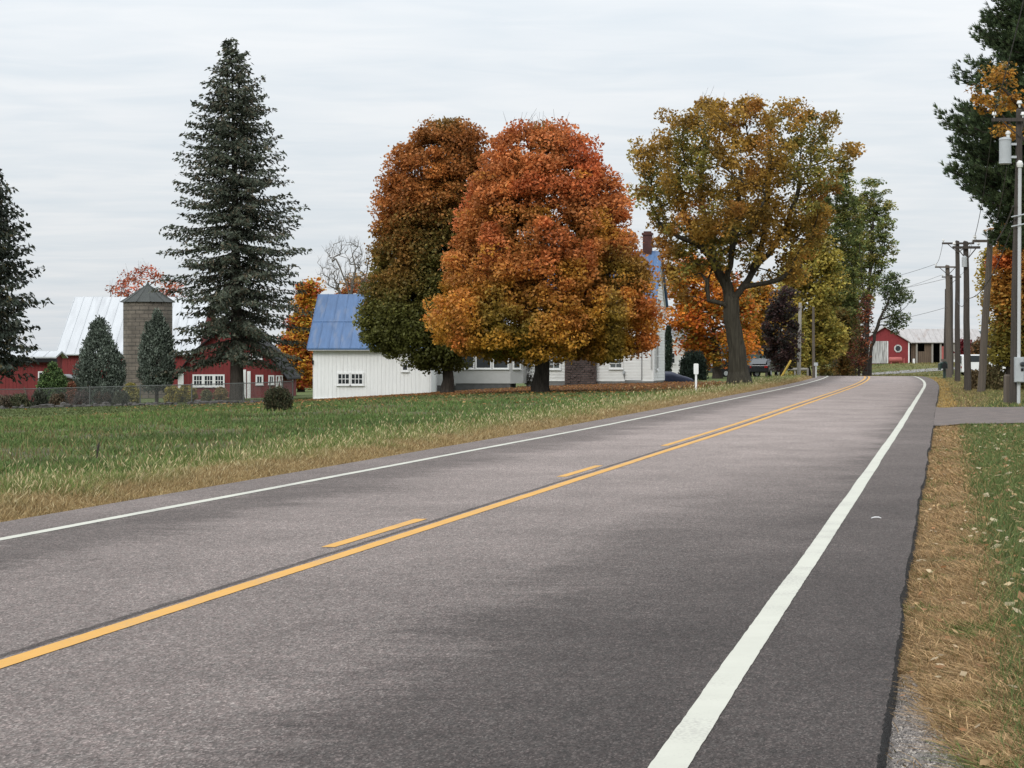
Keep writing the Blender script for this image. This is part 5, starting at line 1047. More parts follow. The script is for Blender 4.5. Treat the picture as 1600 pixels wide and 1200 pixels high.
def poles():
    # near pole with transformer, conduit and meter box
    r, b, lp, k = utility_pole('A', 'nearest utility pole on the right verge, carrying a grey transformer, conduit and meter box', 1583, 632, 1593, 172, None, .30, [(188, 1548, 1600)])
    dx = lambda u, v: lp(u, v)
    tp = lp(1593, 168); i_ = MB(); i_.tube([tp, tp + Vector((0, 0, .1)), tp + Vector((0, 0, .14)), tp + Vector((0, 0, .24))], [.03, .04, .1, .07], 10); i_.build('insulator', M['ceramic'], r)
    c = lp(1569.5, 238); z0, z1 = lp(0, 257).z, lp(0, 219).z
    t = MB(); t.tube([(c.x, -.12, z0), (c.x, -.12, z0 + .03), (c.x, -.12, z0 + .05), (c.x, -.12, z0 + .16), (c.x, -.12, z0 + .165), (c.x, -.12, z1 - .03), (c.x, -.12, z1), (c.x, -.12, z1 + .06), (c.x, -.12, z1 + .1)], [.19, .225, .215, .215, .208, .208, .225, .2, .06], 20)
    to = t.build('transformer', M['box_grey'], r)
    bu = MB(); bu.tube([(c.x + .1, -.14, z1 + .06), (c.x + .1, -.14, z1 + .18), (c.x + .1, -.14, z1 + .2), (c.x + .1, -.14, z1 + .26), (c.x + .1, -.14, z1 + .32)], [.06, .065, .1, .09, .03], 10); bu.build('bushing', M['ceramic'], to)
    px = lp(1588, 238).x
    for z in (z0 + .25, z1 - .15): 
        q = MB(); q.box(c.x + .18, px - .02, -.15, -.06, z - .04, z + .04); q.build('bracket', M['metal'], to)
    a, e = lp(1589.5, 632), lp(1591.5, 262); cd = MB(); cd.tube([(a.x, -.2, -.2), (e.x, -.2, e.z), (e.x, -.2, e.z + .03)], [.062, .062, .075], 10); co = cd.build('conduit', M['pvc'], r)
    wh = MB(); wh.tube([(e.x, -.2, e.z), (e.x, -.2, e.z + .1), (e.x - .02, -.22, e.z + .18), (e.x - .05, -.24, e.z + .22)], [.1, .12, .1, .03], 10); wh.build('weatherhead', M['ceramic'], co)
    for v in (338, 353):
        q = lp(1586, v); w_ = MB(); w_.tube([(q.x - .14, -.1, q.z - .03), (q.x, -.3, q.z), (q.x + .3, -.28, q.z + .06)], .025, 6); w_.build('strap', M['metal'], co)
    x0, x1, za, zb = lp(1582, 0).x, lp(1596, 0).x, lp(0, 597).z, lp(0, 558).z; mb = MB(); mb.box(x0, x1, -.42, -.22, za, zb); mbx = mb.build('meter_box', M['box_grey'], r, bevel=.012)
    ln = MB(); ln.box(x0 + .03, x1 - .03, -.432, -.421, za + .03, zb - .03); ln.build('lid', M['metal'], mbx)
    mt = MB(); xm = lp(1593, 0).x; zm = lp(0, 569).z; mt.tube([(xm, -.43, zm), (xm, -.54, zm), (xm, -.56, zm)], [.09, .085, .05], 14); mt.build('meter', M['glass'], mbx)
    hs = MB(); hs.box(xm - .05, xm + .04, -.46, -.433, zm - .24, zm - .14); hs.build('latch', M['dark'], mbx)
    # pole stub lashed behind it
    s = gnd(1576.5, 632); s.y += .3; st = MB(); h = 47 * k; st.tube([(0, 0, -.3), (.01, 0, h - .06), (.015, 0, h)], [.14, .13, .10], 10); o = st.build('pole_stub', M['pole_brown'], None, s); tag(o, 'cut-off weathered pole stub touching the meter box pole', 'pole stub')
    utility_pole('B', 'leaning brown utility pole with a single short arm, right of the two upright ones', 1532, 613, 1548, 362, None, .36, [(377, 1519, 1546)], 'pole_brown', braces=False)
    r, b, lp, k = utility_pole('C', 'upright dark utility pole with a small can transformer, next to the leaning one', 1512, 611, 1509, 378, None, .34, [(387, 1487, 1530)])
    c = lp(1505.5, 409); t = MB(); t.tube([(c.x, -.22, c.z - .26), (c.x, -.22, c.z + .2), (c.x, -.22, c.z + .28)], [.13, .13, .05], 12); t.build('transformer', M['box_grey'], r)
    utility_pole('D', 'dark upright utility pole with a wide crossarm, left of the can transformer one', 1496, 597, 1496, 377, None, .36, [(380.5, 1471, 1521)])
    utility_pole('E', 'pale brown thick-based utility pole with a crossarm, nearest the mailbox', 1483, 591, 1480.5, 415, None, .44, [(417.5, 1460, 1496)], 'pole_brown')
    utility_pole('F', 'thin utility pole with a low crossarm, just right of the pale brown one', 1487, None, 1486.5, 430, 222, .36, [(433, 1471, 1501)])
    utility_pole('G', 'short dark utility pole without arms, leftmost of the row', 1476.5, None, 1478.5, 452, 226, .36, [])
    def simple(label, u, v, vt, dia, m, lean=0):
        b = gnd(u, v); k = b.y / F; h = (v - vt) * k; r = empty('roadside_pole', b, label, 'pole'); p = MB(); p.tube([(0, 0, -.3), (lean * .5, 0, h * .5), (lean, 0, h), (lean, 0, h + .05)], [dia / 2, dia * .44, dia * .38, dia * .2], 10); p.build('pole_shaft', M[m], r); return r, b, k
    r, b, k = simple('pale bare wooden pole on the left verge beyond the oak', 1248, 588.5, 474, .34, 'pole_light', .12)
    r, b, k = simple('thin grey pole with a small box, right of the pale wooden one', 1271.5, 591.5, 480, .24, 'pole_brown', -.04)
    q = MB(); q.box(-.02, .28, -.3, -.13, 20 * k, 25 * k); q.build('junction_box', M['box_grey'], r); q = MB(); q.tube([(.14, -.2, -.1), (.14, -.2, 20 * k)], .06, 8); q.build('conduit', M['pvc'], r)
    a = gnd(1219, 590); e = PT(1236, 563, a.y); s = MB(); s.tube([(0, 0, -.1), e - a], .085, 8); tag(s.build('guy_guard', M['yellow_plastic'], None, a), 'slanting yellow guy-wire guard left of the pale wooden pole', 'guy guard')
poles()
def wires():
    def wire(label, a, c, sag, rad=.014, n=18):
        a, c = Vector(a), Vector(c); pts = [(c - a) * (i / n) + Vector((0, 0, -4 * sag * (i / n) * (1 - i / n))) for i in range(n + 1)]
        m = MB(); m.tube(pts, rad, 5); tag(m.build('power_line', M['wire'], None, a), label, 'power line', 'power lines between the poles')
    A, B, D, E, Fp, Cc = WIRES['A'], WIRES['B'], WIRES['D'], WIRES['E'], WIRES['F'], WIRES['C']
    nr = PT(1640, -180, 44)
    wire('overhead wire rising from the nearest pole out of the top of the view', A[0], nr, .25, .016)
    wire('overhead wire from the nearest pole down to the arm of the leaning pole', A[0], B[0], .5, .014)
    wire('service wire from the transformer pole towards the leaning pole', PT(1573, 262, A[0].y), WIRES['B_top'] - Vector((0, 0, .1)), .5, .016)
    wire('low bundled cable from the transformer pole to the leaning pole', PT(1583, 322, A[0].y), PT(1545, 383, WIRES['B_top'].y), .35, .03)
    wire('lowest cable from the transformer pole to the upright dark pole', PT(1586, 342, A[0].y), PT(1513, 466, Cc[0].y), .7, .02)
    wire('wire from the leaning pole arm to the upright pole with the can transformer', B[0], Cc[1], .05, .012)
    wire('wire between the can transformer pole and the wide-armed pole', Cc[0], D[1], .5, .014)
    wire('cable drooping between the can transformer pole and the wide-armed pole', PT(1511, 468, Cc[0].y), PT(1496, 470, D[0].y), .35, .018)
    wire('wire from the wide-armed pole to the pale brown pole', D[0], E[0], .35, .014)
    wire('wire from the wide-armed pole to the thin pole', D[1], Fp[1], .6, .014)
    far = [(E[0], PT(1290, 446, 260), 'upper'), (WIRES['E_top'] - Vector((0, 0, 1.0)), PT(1270, 462, 262), 'second'), (Fp[0], PT(1270, 480, 264), 'third'), (PT(1480, 480, E[0].y), PT(1290, 508, 258), 'lowest')]
    for a, c, nm in far: wire(f'{nm} thin wire crossing the sky left from the far poles to the locusts', a, c, .5, .014)
wires()
def mailbox():
    b = gnd(1475.5, 592); k = b.y / F; r = empty('mailbox', b, 'dark green mailbox on a post at the right road edge by the far poles', 'mailbox')
    p = MB(); p.box(-.085, .085, -.085, .085, -.3, 17 * k); p.build('post', M['green_box'], r)
    m = MB(); z = 16 * k; poly = [(-.28, z), (.16, z), (.16, z + .34)] + [(-.06 + .22 * math.cos(q), z + .34 + .2 * math.sin(q)) for q in (.5, 1.1, 1.57, 2.1, 2.7)] + [(-.28, z + .34)]
    m.prism_y(poly, -.45, .45); mo = m.build('box', M['green_box'], r)
    d = MB(); d.prism_y([(-.25, z + .03), (.13, z + .03), (.13, z + .33), (-.06, z + .5), (-.25, z + .33)], -.47, -.452); d.build('door', M['dark'], mo)
    nb = MB(); nb.prism_y([(-.42, z - .1), (-.29, z - .1), (-.29, z + .42), (-.42, z + .38)], -.3, .3); nb.build('newspaper_tube', M['green_box'], r)
    rd = MB(); rd.box(-.2, .1, -.3, .3, z + .545, z + .7); rd.build('parcel_tray', M['pole_brown'], r)
mailbox()
def marker(u, v, vt, lab):
    b = gnd(u, v); k = b.y / F; r = empty('marker_post', b, lab, 'marker post'); h = (v - vt) * k
    p = MB(); p.box(-.045, .045, -.03, .03, -.2, h - .3); p.build('post', M['white'], r)
    s = MB(); a = .11; s.prism_y([(-a, h - .46), (-a + .03, h - .5), (a - .03, h - .5), (a, h - .46), (a, h - .03), (a - .03, h), (-a + .03, h), (-a, h - .03)], -.055, -.031); s.build('reflector_plate', M['white'], r)
marker(1087.5, 613.5, 568, 'white marker post with a square plate in the grass left of the oak')
marker(1173.5, 588, 569, 'small pale marker post just right of the oak trunk')
# chain-link fence
def fence():
    pts = [(-32.5, 129.5), (-24, 127), (-17.5, 124.5), (-13.6, 123.5), (-12.6, 131.0)]; pl = []; d = 0
    for (x0, y0), (x1, y1) in zip(pts[:-1], pts[1:]):
        n = max(2, int(math.hypot(x1 - x0, y1 - y0) / .5)); pl += [(x0 + (x1 - x0) * i / n, y0 + (y1 - y0) * i / n) for i in range(n)]
    pl.append(pts[-1]); z = [float(g(*p)) for p in pl]; b = Vector((pl[0][0], pl[0][1], z[0])); H = 1.08
    r = empty('chain_link_fence', b, 'grey chain-link fence with thin steel posts in front of the red barns', 'fence')
    V = []; uv = [0]; 
    for i, (p, zz) in enumerate(zip(pl, z)):
        V += [(p[0] - b.x, p[1] - b.y, zz - b.z + .03), (p[0] - b.x, p[1] - b.y, zz - b.z + H)]
        if i: uv.append(uv[-1] + math.hypot(p[0] - pl[i - 1][0], p[1] - pl[i - 1][1]))
    me = bpy.data.meshes.new('mesh_panel'); me.from_pydata(V, [], [(2 * i, 2 * i + 2, 2 * i + 3, 2 * i + 1) for i in range(len(pl) - 1)]); ul = me.uv_layers.new(name='mesh')
    for p_ in me.polygons:
        i = p_.index
        for li, q in zip(p_.loop_indices, ((uv[i], 0), (uv[i + 1], 0), (uv[i + 1], H), (uv[i], H))): ul.data[li].uv = q
    mesh_obj('mesh_panel', me, M['chain'], r)
    rl = MB(); rl.tube([Vector(V[2 * i + 1]) for i in range(len(pl))], .024, 6); rl.build('top_rail', M['fence_steel'], r)
    nxt = 0
    for i in range(len(pl)):
        if uv[i] >= nxt or i == len(pl) - 1:
            p = MB(); x, y, zz = V[2 * i]; p.tube([(x, y, zz - .3), (x, y, zz + H + .02), (x, y, zz + H + .07)], [.036, .036, .015], 7); p.build('post', M['fence_steel'], r); nxt = uv[i] + 3.0
fence()
# low rock edging in front of the fence, and the worn sand strip
def rocks():
    rs = random.Random(5); proto = []
    for j in range(6):
        bm = bpy.data.meshes.new('rock'); import bmesh
        q = bmesh.new(); bmesh.ops.create_icosphere(q, subdivisions=2, radius=1)
        for v in q.verts:
            n = v.co.copy(); f = 1 + .35 * (math.sin(n.x * 3.1 + j * 2) * math.sin(n.y * 2.7 + j) + .5 * math.sin(n.z * 5 + j * 3)); v.co = Vector((n.x * f, n.y * f * .8, n.z * f * .55))
        q.to_mesh(bm); q.free(); bm.materials.append(M['rock']); proto.append(bm)
    n = 58
    for i in range(n):
        q = i / (n - 1); x = -30.5 + q * 17.0 + rs.uniform(-.1, .1); y = 127.7 - 4.6 * q + rs.uniform(-.45, .2); s = rs.choice((.1, .14, .2, .24, .3)) * rs.uniform(.8, 1.15); o = bpy.data.objects.new('rock', proto[i % 6]); C.objects.link(o)
        o.location = (x, y, float(g(x, y)) + s * .18); o.scale = (s * rs.uniform(.8, 1.3), s, s * rs.uniform(.8, 1.2)); o.rotation_euler = (0, 0, rs.uniform(0, 6)); tag(o, 'grey rock in the low stone edging along the chain-link fence', 'rock', 'rocks edging the fence')
rocks()
def sand_path():
    V = []; n = 40
    for i in range(n):
        q = i / (n - 1); x = -20.5 + 8 * q; y = 124.0 - 2.9 * q; wd = .75 * math.sin(math.pi * min(1, q * 1.0 + .02)) ** .4
        for s in (-1, -.3, .3, 1): V.append((x, y + s * wd, float(g(x, y + s * wd)) + .012))
    idx = np.arange(n * 4).reshape(n, 4); Fc = np.stack([idx[:-1, :-1], idx[1:, :-1], idx[1:, 1:], idx[:-1, 1:]], -1).reshape(-1, 4); tag(mesh_obj('path', np_mesh('path', np.array(V), Fc), M['gravelroad']), kind='structure')
sand_path()
# navy tarpaulin over something low beside the house
def tarp():
    b = base(1022, 150); b = Vector((b.x, b.y, float(g(b.x, b.y)))); k = b.y / F; r = empty('covered_trailer', b, 'low navy tarpaulin-covered trailer at the right corner of the farmhouse', 'covered trailer'); nx, ny = 34, 16; V = []
    L_ = 64 * k
    for i in range(nx):
        q = i / (nx - 1); h = np.interp(q, [0, .05, .12, .45, .6, .8, .95, 1], [.0, .6, .70, .66, .52, .36, .2, .0])
        for j in range(ny):
            a = math.pi * j / (ny - 1); y = 1.6 - 1.0 * math.cos(a) * (1 if h > .02 else .98); zz = h * min(1, math.sin(a) ** .35) + .02 * math.sin(9 * q + 3 * a) * math.sin(a); V.append((q * L_, y - .9, zz + .02))
    idx = np.arange(nx * ny).reshape(nx, ny); Fc = np.stack([idx[:-1, :-1], idx[1:, :-1], idx[1:, 1:], idx[:-1, 1:]], -1).reshape(-1, 4); mesh_obj('tarpaulin', np_mesh('tarpaulin', np.array(V), Fc, smooth=True), M['navy'], r)
    s = MB(); s.box(6 * k - .05, 6 * k + .05, -.42, -.36, -.1, .28); s.build('jack_stand', M['white'], r)
tarp()
# parked cars
def car(label, b, rz, paint, Ls=4.5, H=1.5, W=1.8, box=False, cat='car'):
    r = empty('parked_car', b, label, cat, None, rz)
    if box: pr = [(0, .35), (Ls, .35), (Ls, .95), (Ls - .15, 1.15), (Ls - .9, 1.25), (Ls - 1.5, H), (.15, H), (0, H - .2)]
    else: pr = [(0, .35), (Ls, .35), (Ls, .7), (Ls - .9, .92), (Ls - 1.6, .98), (Ls - 2.3, H), (Ls - 3.5, H - .03), (.45, 1.02), (0, .95)]
    m = MB(); m.prism_y(pr, -W / 2, W / 2); m.build('body', M[paint], r, bevel=.07)
    g_ = MB()
    if box: wp = [(.3, 1.28), (Ls - 1.05, 1.28), (Ls - 1.55, H - .1), (.35, H - .1)]
    else: wp = [(.75, 1.0), (Ls - 1.7, 1.0), (Ls - 2.32, H - .07), (Ls - 3.4, H - .09)]
    for s in (-1, 1): g_.prism_y(wp, *( (-W / 2 - .012, -W / 2 + .005) if s < 0 else (W / 2 - .005, W / 2 + .012)))
    if box: g_.box(-.012, .004, -W / 2 + .2, W / 2 - .2, 1.15, H - .12)
    else: g_.add([(.02, -W / 2 + .25, 1.04), (.02, W / 2 - .25, 1.04), (.95, W / 2 - .3, H - .06), (.95, -W / 2 + .3, H - .06)], [(0, 1, 2, 3)])
    g_.build('windows', M['glass'], r)
    for x in (.85, Ls - .85):
        for s in (-1, 1):
            y = s * (W / 2 - .08); t = MB(); t.tube([(x, y - .11, .32), (x, y + .11, .32)], .32, 18); to = t.build('wheel', M['tyre'], r); h = MB(); h.tube([(x, y - .12, .32), (x, y + .12, .32)], .19, 14); h.build('rim', M['metal'], to)
    for s in (-1, 1):
        l = MB(); l.box(-.02, .03, s * (W / 2 - .22) - .13, s * (W / 2 - .22) + .13, .72, .9); l.build('tail_lamp', M['lamp_red'], r)
    return r
car('black car parked in the shade just right of the oak trunk', base(1184, 186), math.radians(72), 'black_car')
car('black car half hidden behind the oak trunk on its left side', base(1112, 186), math.radians(20), 'black_car')
car('white van parked behind the row of utility poles', base(1498, 205), math.radians(8), 'white_car', 5.0, 1.95, 1.9, True, 'van')
def pale_rail():
    b = base(1486, 238); k = b.y / F; r = empty('board_fence', b, 'long pale board fence behind the utility poles', 'fence'); L_ = 48 * k
    for z in (EH - (563.5 - HY) * k - b.z,):
        q = MB(); q.box(0, L_, -.03, .03, z - .12, z + .12); q.build('rail', M['white'], r)
    for i in range(5):
        p = MB(); p.box(L_ * i / 4 - .06, L_ * i / 4 + .06, .031, .15, -.3, z + .15); p.build('post', M['white'], r)
pale_rail()
def guard_rail():
    b = base(1204, 196); c = base(1262, 190); r = empty('guard_rail', b, 'low grey rail along the far left verge below the dark purple tree', 'guard rail'); d = c - b
    q = MB(); q.tube([(0, 0, .6), d + Vector((0, 0, .6))], .12, 6); q.build('rail', M['pole_light'], r)
    for i in range(4):
        p = MB(); x = d * (i / 3); p.tube([x + Vector((0, 0, -.3)), x + Vector((0, 0, .6))], .08, 6); p.build('post', M['pole_light'], r)
guard_rail()
def dead_stalk():
    b = gnd(151, 722); m = MB(); m.tube([(0, 0, -.05), (.01, 0, .14), (.03, 0, .26), (.04, 0, .31)], [.014, .013, .02, .004], 6); m.tube([(.02, 0, .16), (-.03, 0, .2)], [.01, .004], 5); tag(m.build('dead_stalk', M['bark'], None, b), 'single dark dead weed stalk standing in the green field', 'weed stalk')
dead_stalk()
def litter():
    """the two scraps lying on the paved shoulder"""
    for (u, v, s, lab) in ((1369, 826, .05, 'small white twig of litter on the right paved shoulder'), (925, 731, 0, '')):
        if not s: continue
        b = gnd(u, v); r_, t_ = rt(b.x, b.y); z = float(zr(t_)) + .004; m = MB(); m.tube([(-s, 0, .004), (-s * .3, .01, .012), (s * .5, .012, .012), (s, 0, .005)], [.003, .006, .006, .003], 6); tag(m.build('litter', M['white'], None, (b.x, b.y, z)), lab, 'litter')
litter()
# ------------------------------------------------------------------ grass, weeds, leaves and gravel (uncountable stuff)
def blades(name, B, h, wd, lean, col0, col1, rg, kind='stuff', mt='grass', curve=.35, seg=2):
    """tapered bent blades: B base points (n,3), h heights, lean (n,2) horizontal tip offset"""
    n = len(B); a = rg.random(n) * np.pi; wx = np.stack([np.cos(a), np.sin(a), np.zeros(n)], -1) * (wd * .5)[:, None]
    mid = B + np.concatenate([lean * curve, (h * .58)[:, None]], 1); tip = B + np.concatenate([lean, h[:, None]], 1)
    V = np.stack([B - wx, B + wx, mid + wx * .8, mid - wx * .8, tip + wx * .25, tip - wx * .25], 1).reshape(-1, 3)
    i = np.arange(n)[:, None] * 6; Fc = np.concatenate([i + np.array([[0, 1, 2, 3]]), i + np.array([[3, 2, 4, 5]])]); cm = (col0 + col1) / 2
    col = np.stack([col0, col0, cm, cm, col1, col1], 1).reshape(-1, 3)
    return tag(mesh_obj(name, np_mesh(name, V, Fc, np.clip(col, .004, .9)), M[mt]), kind=kind)
def place(r, t):
    X, Y = xy(r, t); return X, Y, g(X, Y)
def inv_t(rg, n, a, b, p=1.6):
    """stations between a and b, denser near the camera (p = exponent of the fall-off)"""
    q = rg.random(n); e = 1 - p; return (a ** e + q * (b ** e - a ** e)) ** (1 / e)
def jit(col, rg, s=.2): return col * (1 + s * rg.normal(size=(len(col), 1)))
def left_verge():
    rg = np.random.default_rng(201); n = 125000; t = inv_t(rg, n, 17, 185, 1.45); d = np.where(rg.random(n) < .68, rg.random(n) ** 1.2 * 1.0, .8 + rg.gamma(1.4, .6, n)); edge = -9.06 - .12 * vnoise(t, t * 0, .8, 71) - .1 * vnoise(t, t * 0, 3, 72); r = edge - d * (.85 + .3 * vnoise(t, t * 0, 5, 73))
    X, Y, Z = place(r, t); dd = edge - r; pn = vnoise(X, Y, 1.1, 74); pn2 = vnoise(X, Y, .35, 75)
    h = np.interp(dd, [0, .25, .8, 2, 4, 6], [.05, .10, .18, .19, .14, .1]) * (.55 + .6 * rg.random(n)) * (.7 + .6 * pn); h *= np.interp(t, [15, 60, 130], [.85, 1, 1.15])
    wd = (.007 + .006 * rg.random(n)) * np.clip(t / 32, 1, 5) ** .75
    lean = rg.normal(size=(n, 2)) * (h * .45)[:, None]
    tan = mixc(np.array((.43, .32, .165)), np.array((.24, .155, .075)), rg.random(n)); pale = np.array((.52, .44, .26)); grn = np.array((.13, .19, .05))
    fg = np.clip(sst(.45, 1.3, dd + 1.0 * (pn - .5)) * .85 + .12 * rg.random(n), 0, 1) * (rg.random(n) < .8)
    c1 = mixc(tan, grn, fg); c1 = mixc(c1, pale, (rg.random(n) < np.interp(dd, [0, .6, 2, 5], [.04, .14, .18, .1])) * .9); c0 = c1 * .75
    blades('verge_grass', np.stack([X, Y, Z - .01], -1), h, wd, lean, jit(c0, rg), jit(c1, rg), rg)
    # nodding seed heads of the tall grass
    m = 2000; t = inv_t(rg, m, 18, 150, 1.35); r = -9.4 - rg.gamma(2.2, .62, m); X, Y, Z = place(r, t); hh = np.interp(-9 - r, [.4, 1, 3, 6], [.12, .2, .25, .18]) * (.8 + .5 * rg.random(m)); ln = rg.normal(size=(m, 2)) * .1 + np.array((.05, 0))
    B = np.stack([X + ln[:, 0], Y + ln[:, 1], Z + hh], -1); D_ = np.stack([ln[:, 0] * 2 + rg.normal(size=m) * .2, ln[:, 1], .6 + 0 * X], -1); V, Fc = quad_sprays(B, D_, .07 * np.clip(t / 45, 1, 2.5) ** .6 * (.7 + .6 * rg.random(m)), .016 * np.clip(t / 30, 1, 4) ** .8, rg)
    c = jit(np.broadcast_to(np.array((.44, .37, .21)), (m, 3)), rg, .15); tag(mesh_obj('grass_seed_heads', np_mesh('grass_seed_heads', V, Fc, np.repeat(c, 4, 0)), M['grass']), kind='stuff')
left_verge()
def field():
    rg = np.random.default_rng(202); n = 205000; Y = inv_t(rg, n, 22, 116, 1.25); q = rg.random(n); X = np.where(q < .74, (rg.random(n) * 1.15 - .08) * .315 - .245, -.23 - .28 * rg.random(n) ** 1.6) * Y; r, t = rt(X, Y); ok = (r < -11) & (Y < lawn_edge(X) + 1); X, Y, r, t = X[ok], Y[ok], r[ok], t[ok]; n = len(X); Z = g(X, Y)
    n1 = vnoise(X, Y, 2.3, 1); n2 = vnoise(X, Y, .7, 2); n3 = vnoise(X, Y, 7, 3); bare = sst(.55, .72, n1 * .55 + n3 * .45 + .12 * n2); keep = rg.random(n) > bare * .75; X, Y, Z, t, bare, n1, n2 = [q[keep] for q in (X, Y, Z, t, bare, n1, n2)]; n = len(X)
    h = (.06 + .07 * rg.random(n)) * (.7 + .7 * n2); wd = (.012 + .01 * rg.random(n)) * np.clip(Y / 30, 1, 4) ** .8; lean = rg.normal(size=(n, 2)) * .05
    c = mixc(np.array((.11, .175, .05)), np.array((.15, .21, .066)), rg.random(n)); c = mixc(c, np.array((.21, .17, .08)), (rg.random(n) < .07 + .4 * bare) * .85); c = mixc(c, np.array((.075, .10, .042)), sst(.45, .8, 1 - n1) * .6)
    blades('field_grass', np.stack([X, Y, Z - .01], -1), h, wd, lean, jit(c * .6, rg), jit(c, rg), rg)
    m = 3000; Y = inv_t(rg, m, 26, 100, 1.2); X = -.245 * Y + rg.random(m) * .32 * Y; r, t = rt(X, Y); ok = (r < -11.5) & (Y < lawn_edge(X)); X, Y = X[ok], Y[ok]; m = len(X); Z = g(X, Y); h = .09 + .12 * rg.random(m); c = mixc(np.array((.34, .27, .13)), np.array((.16, .13, .08)), rg.random(m))
    blades('dry_stalks', np.stack([X, Y, Z], -1), h, .01 * np.clip(Y / 35, 1, 3), rg.normal(size=(m, 2)) * .06, c * .7, c, rg)
field()
def lawn():
    rg = np.random.default_rng(203); n = 70000; X = -42 + rg.random(n) ** .9 * 58; Y = 86 + rg.random(n) * 52; r, t = rt(X, Y); ok = (r < -9.6) & (Y > lawn_edge(X) - 2); X, Y = X[ok], Y[ok]; n = len(X); Z = g(X, Y); h = .03 + .04 * rg.random(n)
    c = zone(X, Y) * (1.05 + .25 * rg.normal(size=(n, 1))); blades('lawn_grass', np.stack([X, Y, Z - .005], -1), h, .035 + .03 * rg.random(n), rg.normal(size=(n, 2)) * .04, np.clip(c * .75, .01, 1), np.clip(c, .01, 1), rg)
lawn()
def flat_leaves(name, X, Y, sz, cols, rg, lift=.02, tilt=.35, zfn=g):
    n = len(X); nrm = np.stack([rg.normal(size=n) * tilt, rg.normal(size=n) * tilt, np.ones(n)], -1); nrm /= np.linalg.norm(nrm, axis=1, keepdims=True); a = np.cross(nrm, rand_unit(rg, n)); a /= np.linalg.norm(a, axis=1, keepdims=True); b = np.cross(nrm, a)
    c = np.stack([X, Y, zfn(X, Y) + lift], -1); V, Fc = quads_from(c, a * (sz * .5)[:, None], b * (sz * .36)[:, None]); ci = rg.choice(len(cols), size=n); col = np.array(cols, float)[ci] * (1 + .2 * rg.normal(size=(n, 1)))
    return tag(mesh_obj(name, np_mesh(name, V, Fc, np.repeat(np.clip(col, .01, .9), 4, 0)), M['leaf']), kind='stuff')
def fallen():
    rg = np.random.default_rng(204); X = np.concatenate([1.5 + rg.normal(size=9000) * 6, -3.5 + rg.normal(size=3500) * 5, 9 + rg.normal(size=7000) * 4.5]); Y = np.concatenate([122 + rg.normal(size=9000) * 7, 124 + rg.normal(size=3500) * 5, 136 + rg.normal(size=7000) * 7]); r, t = rt(X, Y); ok = (r < -9.8) & (Y > 104); X, Y = X[ok], Y[ok]
    flat_leaves('fallen_leaves', X, Y, .09 + .07 * rg.random(len(X)), [(.34, .13, .04), (.26, .10, .035), (.40, .19, .06), (.20, .10, .05), (.15, .08, .045)], rg, .04)
    n = 2600; X = -30 + rg.random(n) * 46; Y = 78 + rg.random(n) * 52; r, t = rt(X, Y); ok = (r < -11) & (rg.random(n) < np.exp(-np.maximum(0, 4 - X) / 14)); X, Y = X[ok], Y[ok]; flat_leaves('fallen_leaves', X, Y, .1 + .08 * rg.random(len(X)), [(.38, .17, .05), (.30, .14, .05), (.44, .27, .10)], rg, .06)
    n = 900; t = inv_t(rg, n, 14, 56, 1.3); r = .35 + rg.gamma(2, .7, n); X, Y = xy(r, t); flat_leaves('fallen_leaves', X, Y, .07 + .06 * rg.random(n), [(.48, .36, .20), (.42, .27, .13), (.55, .46, .30), (.30, .17, .08)], rg, .055)
    n = 260; t = inv_t(rg, n, 9, 56, 1.2); r = -.2 + rg.random(n) * .8; X, Y = xy(r, t); flat_leaves('fallen_leaves', X, Y, .035 + .03 * rg.random(n), [(.45, .30, .15), (.5, .4, .26), (.36, .18, .08)], rg, .05)
fallen()
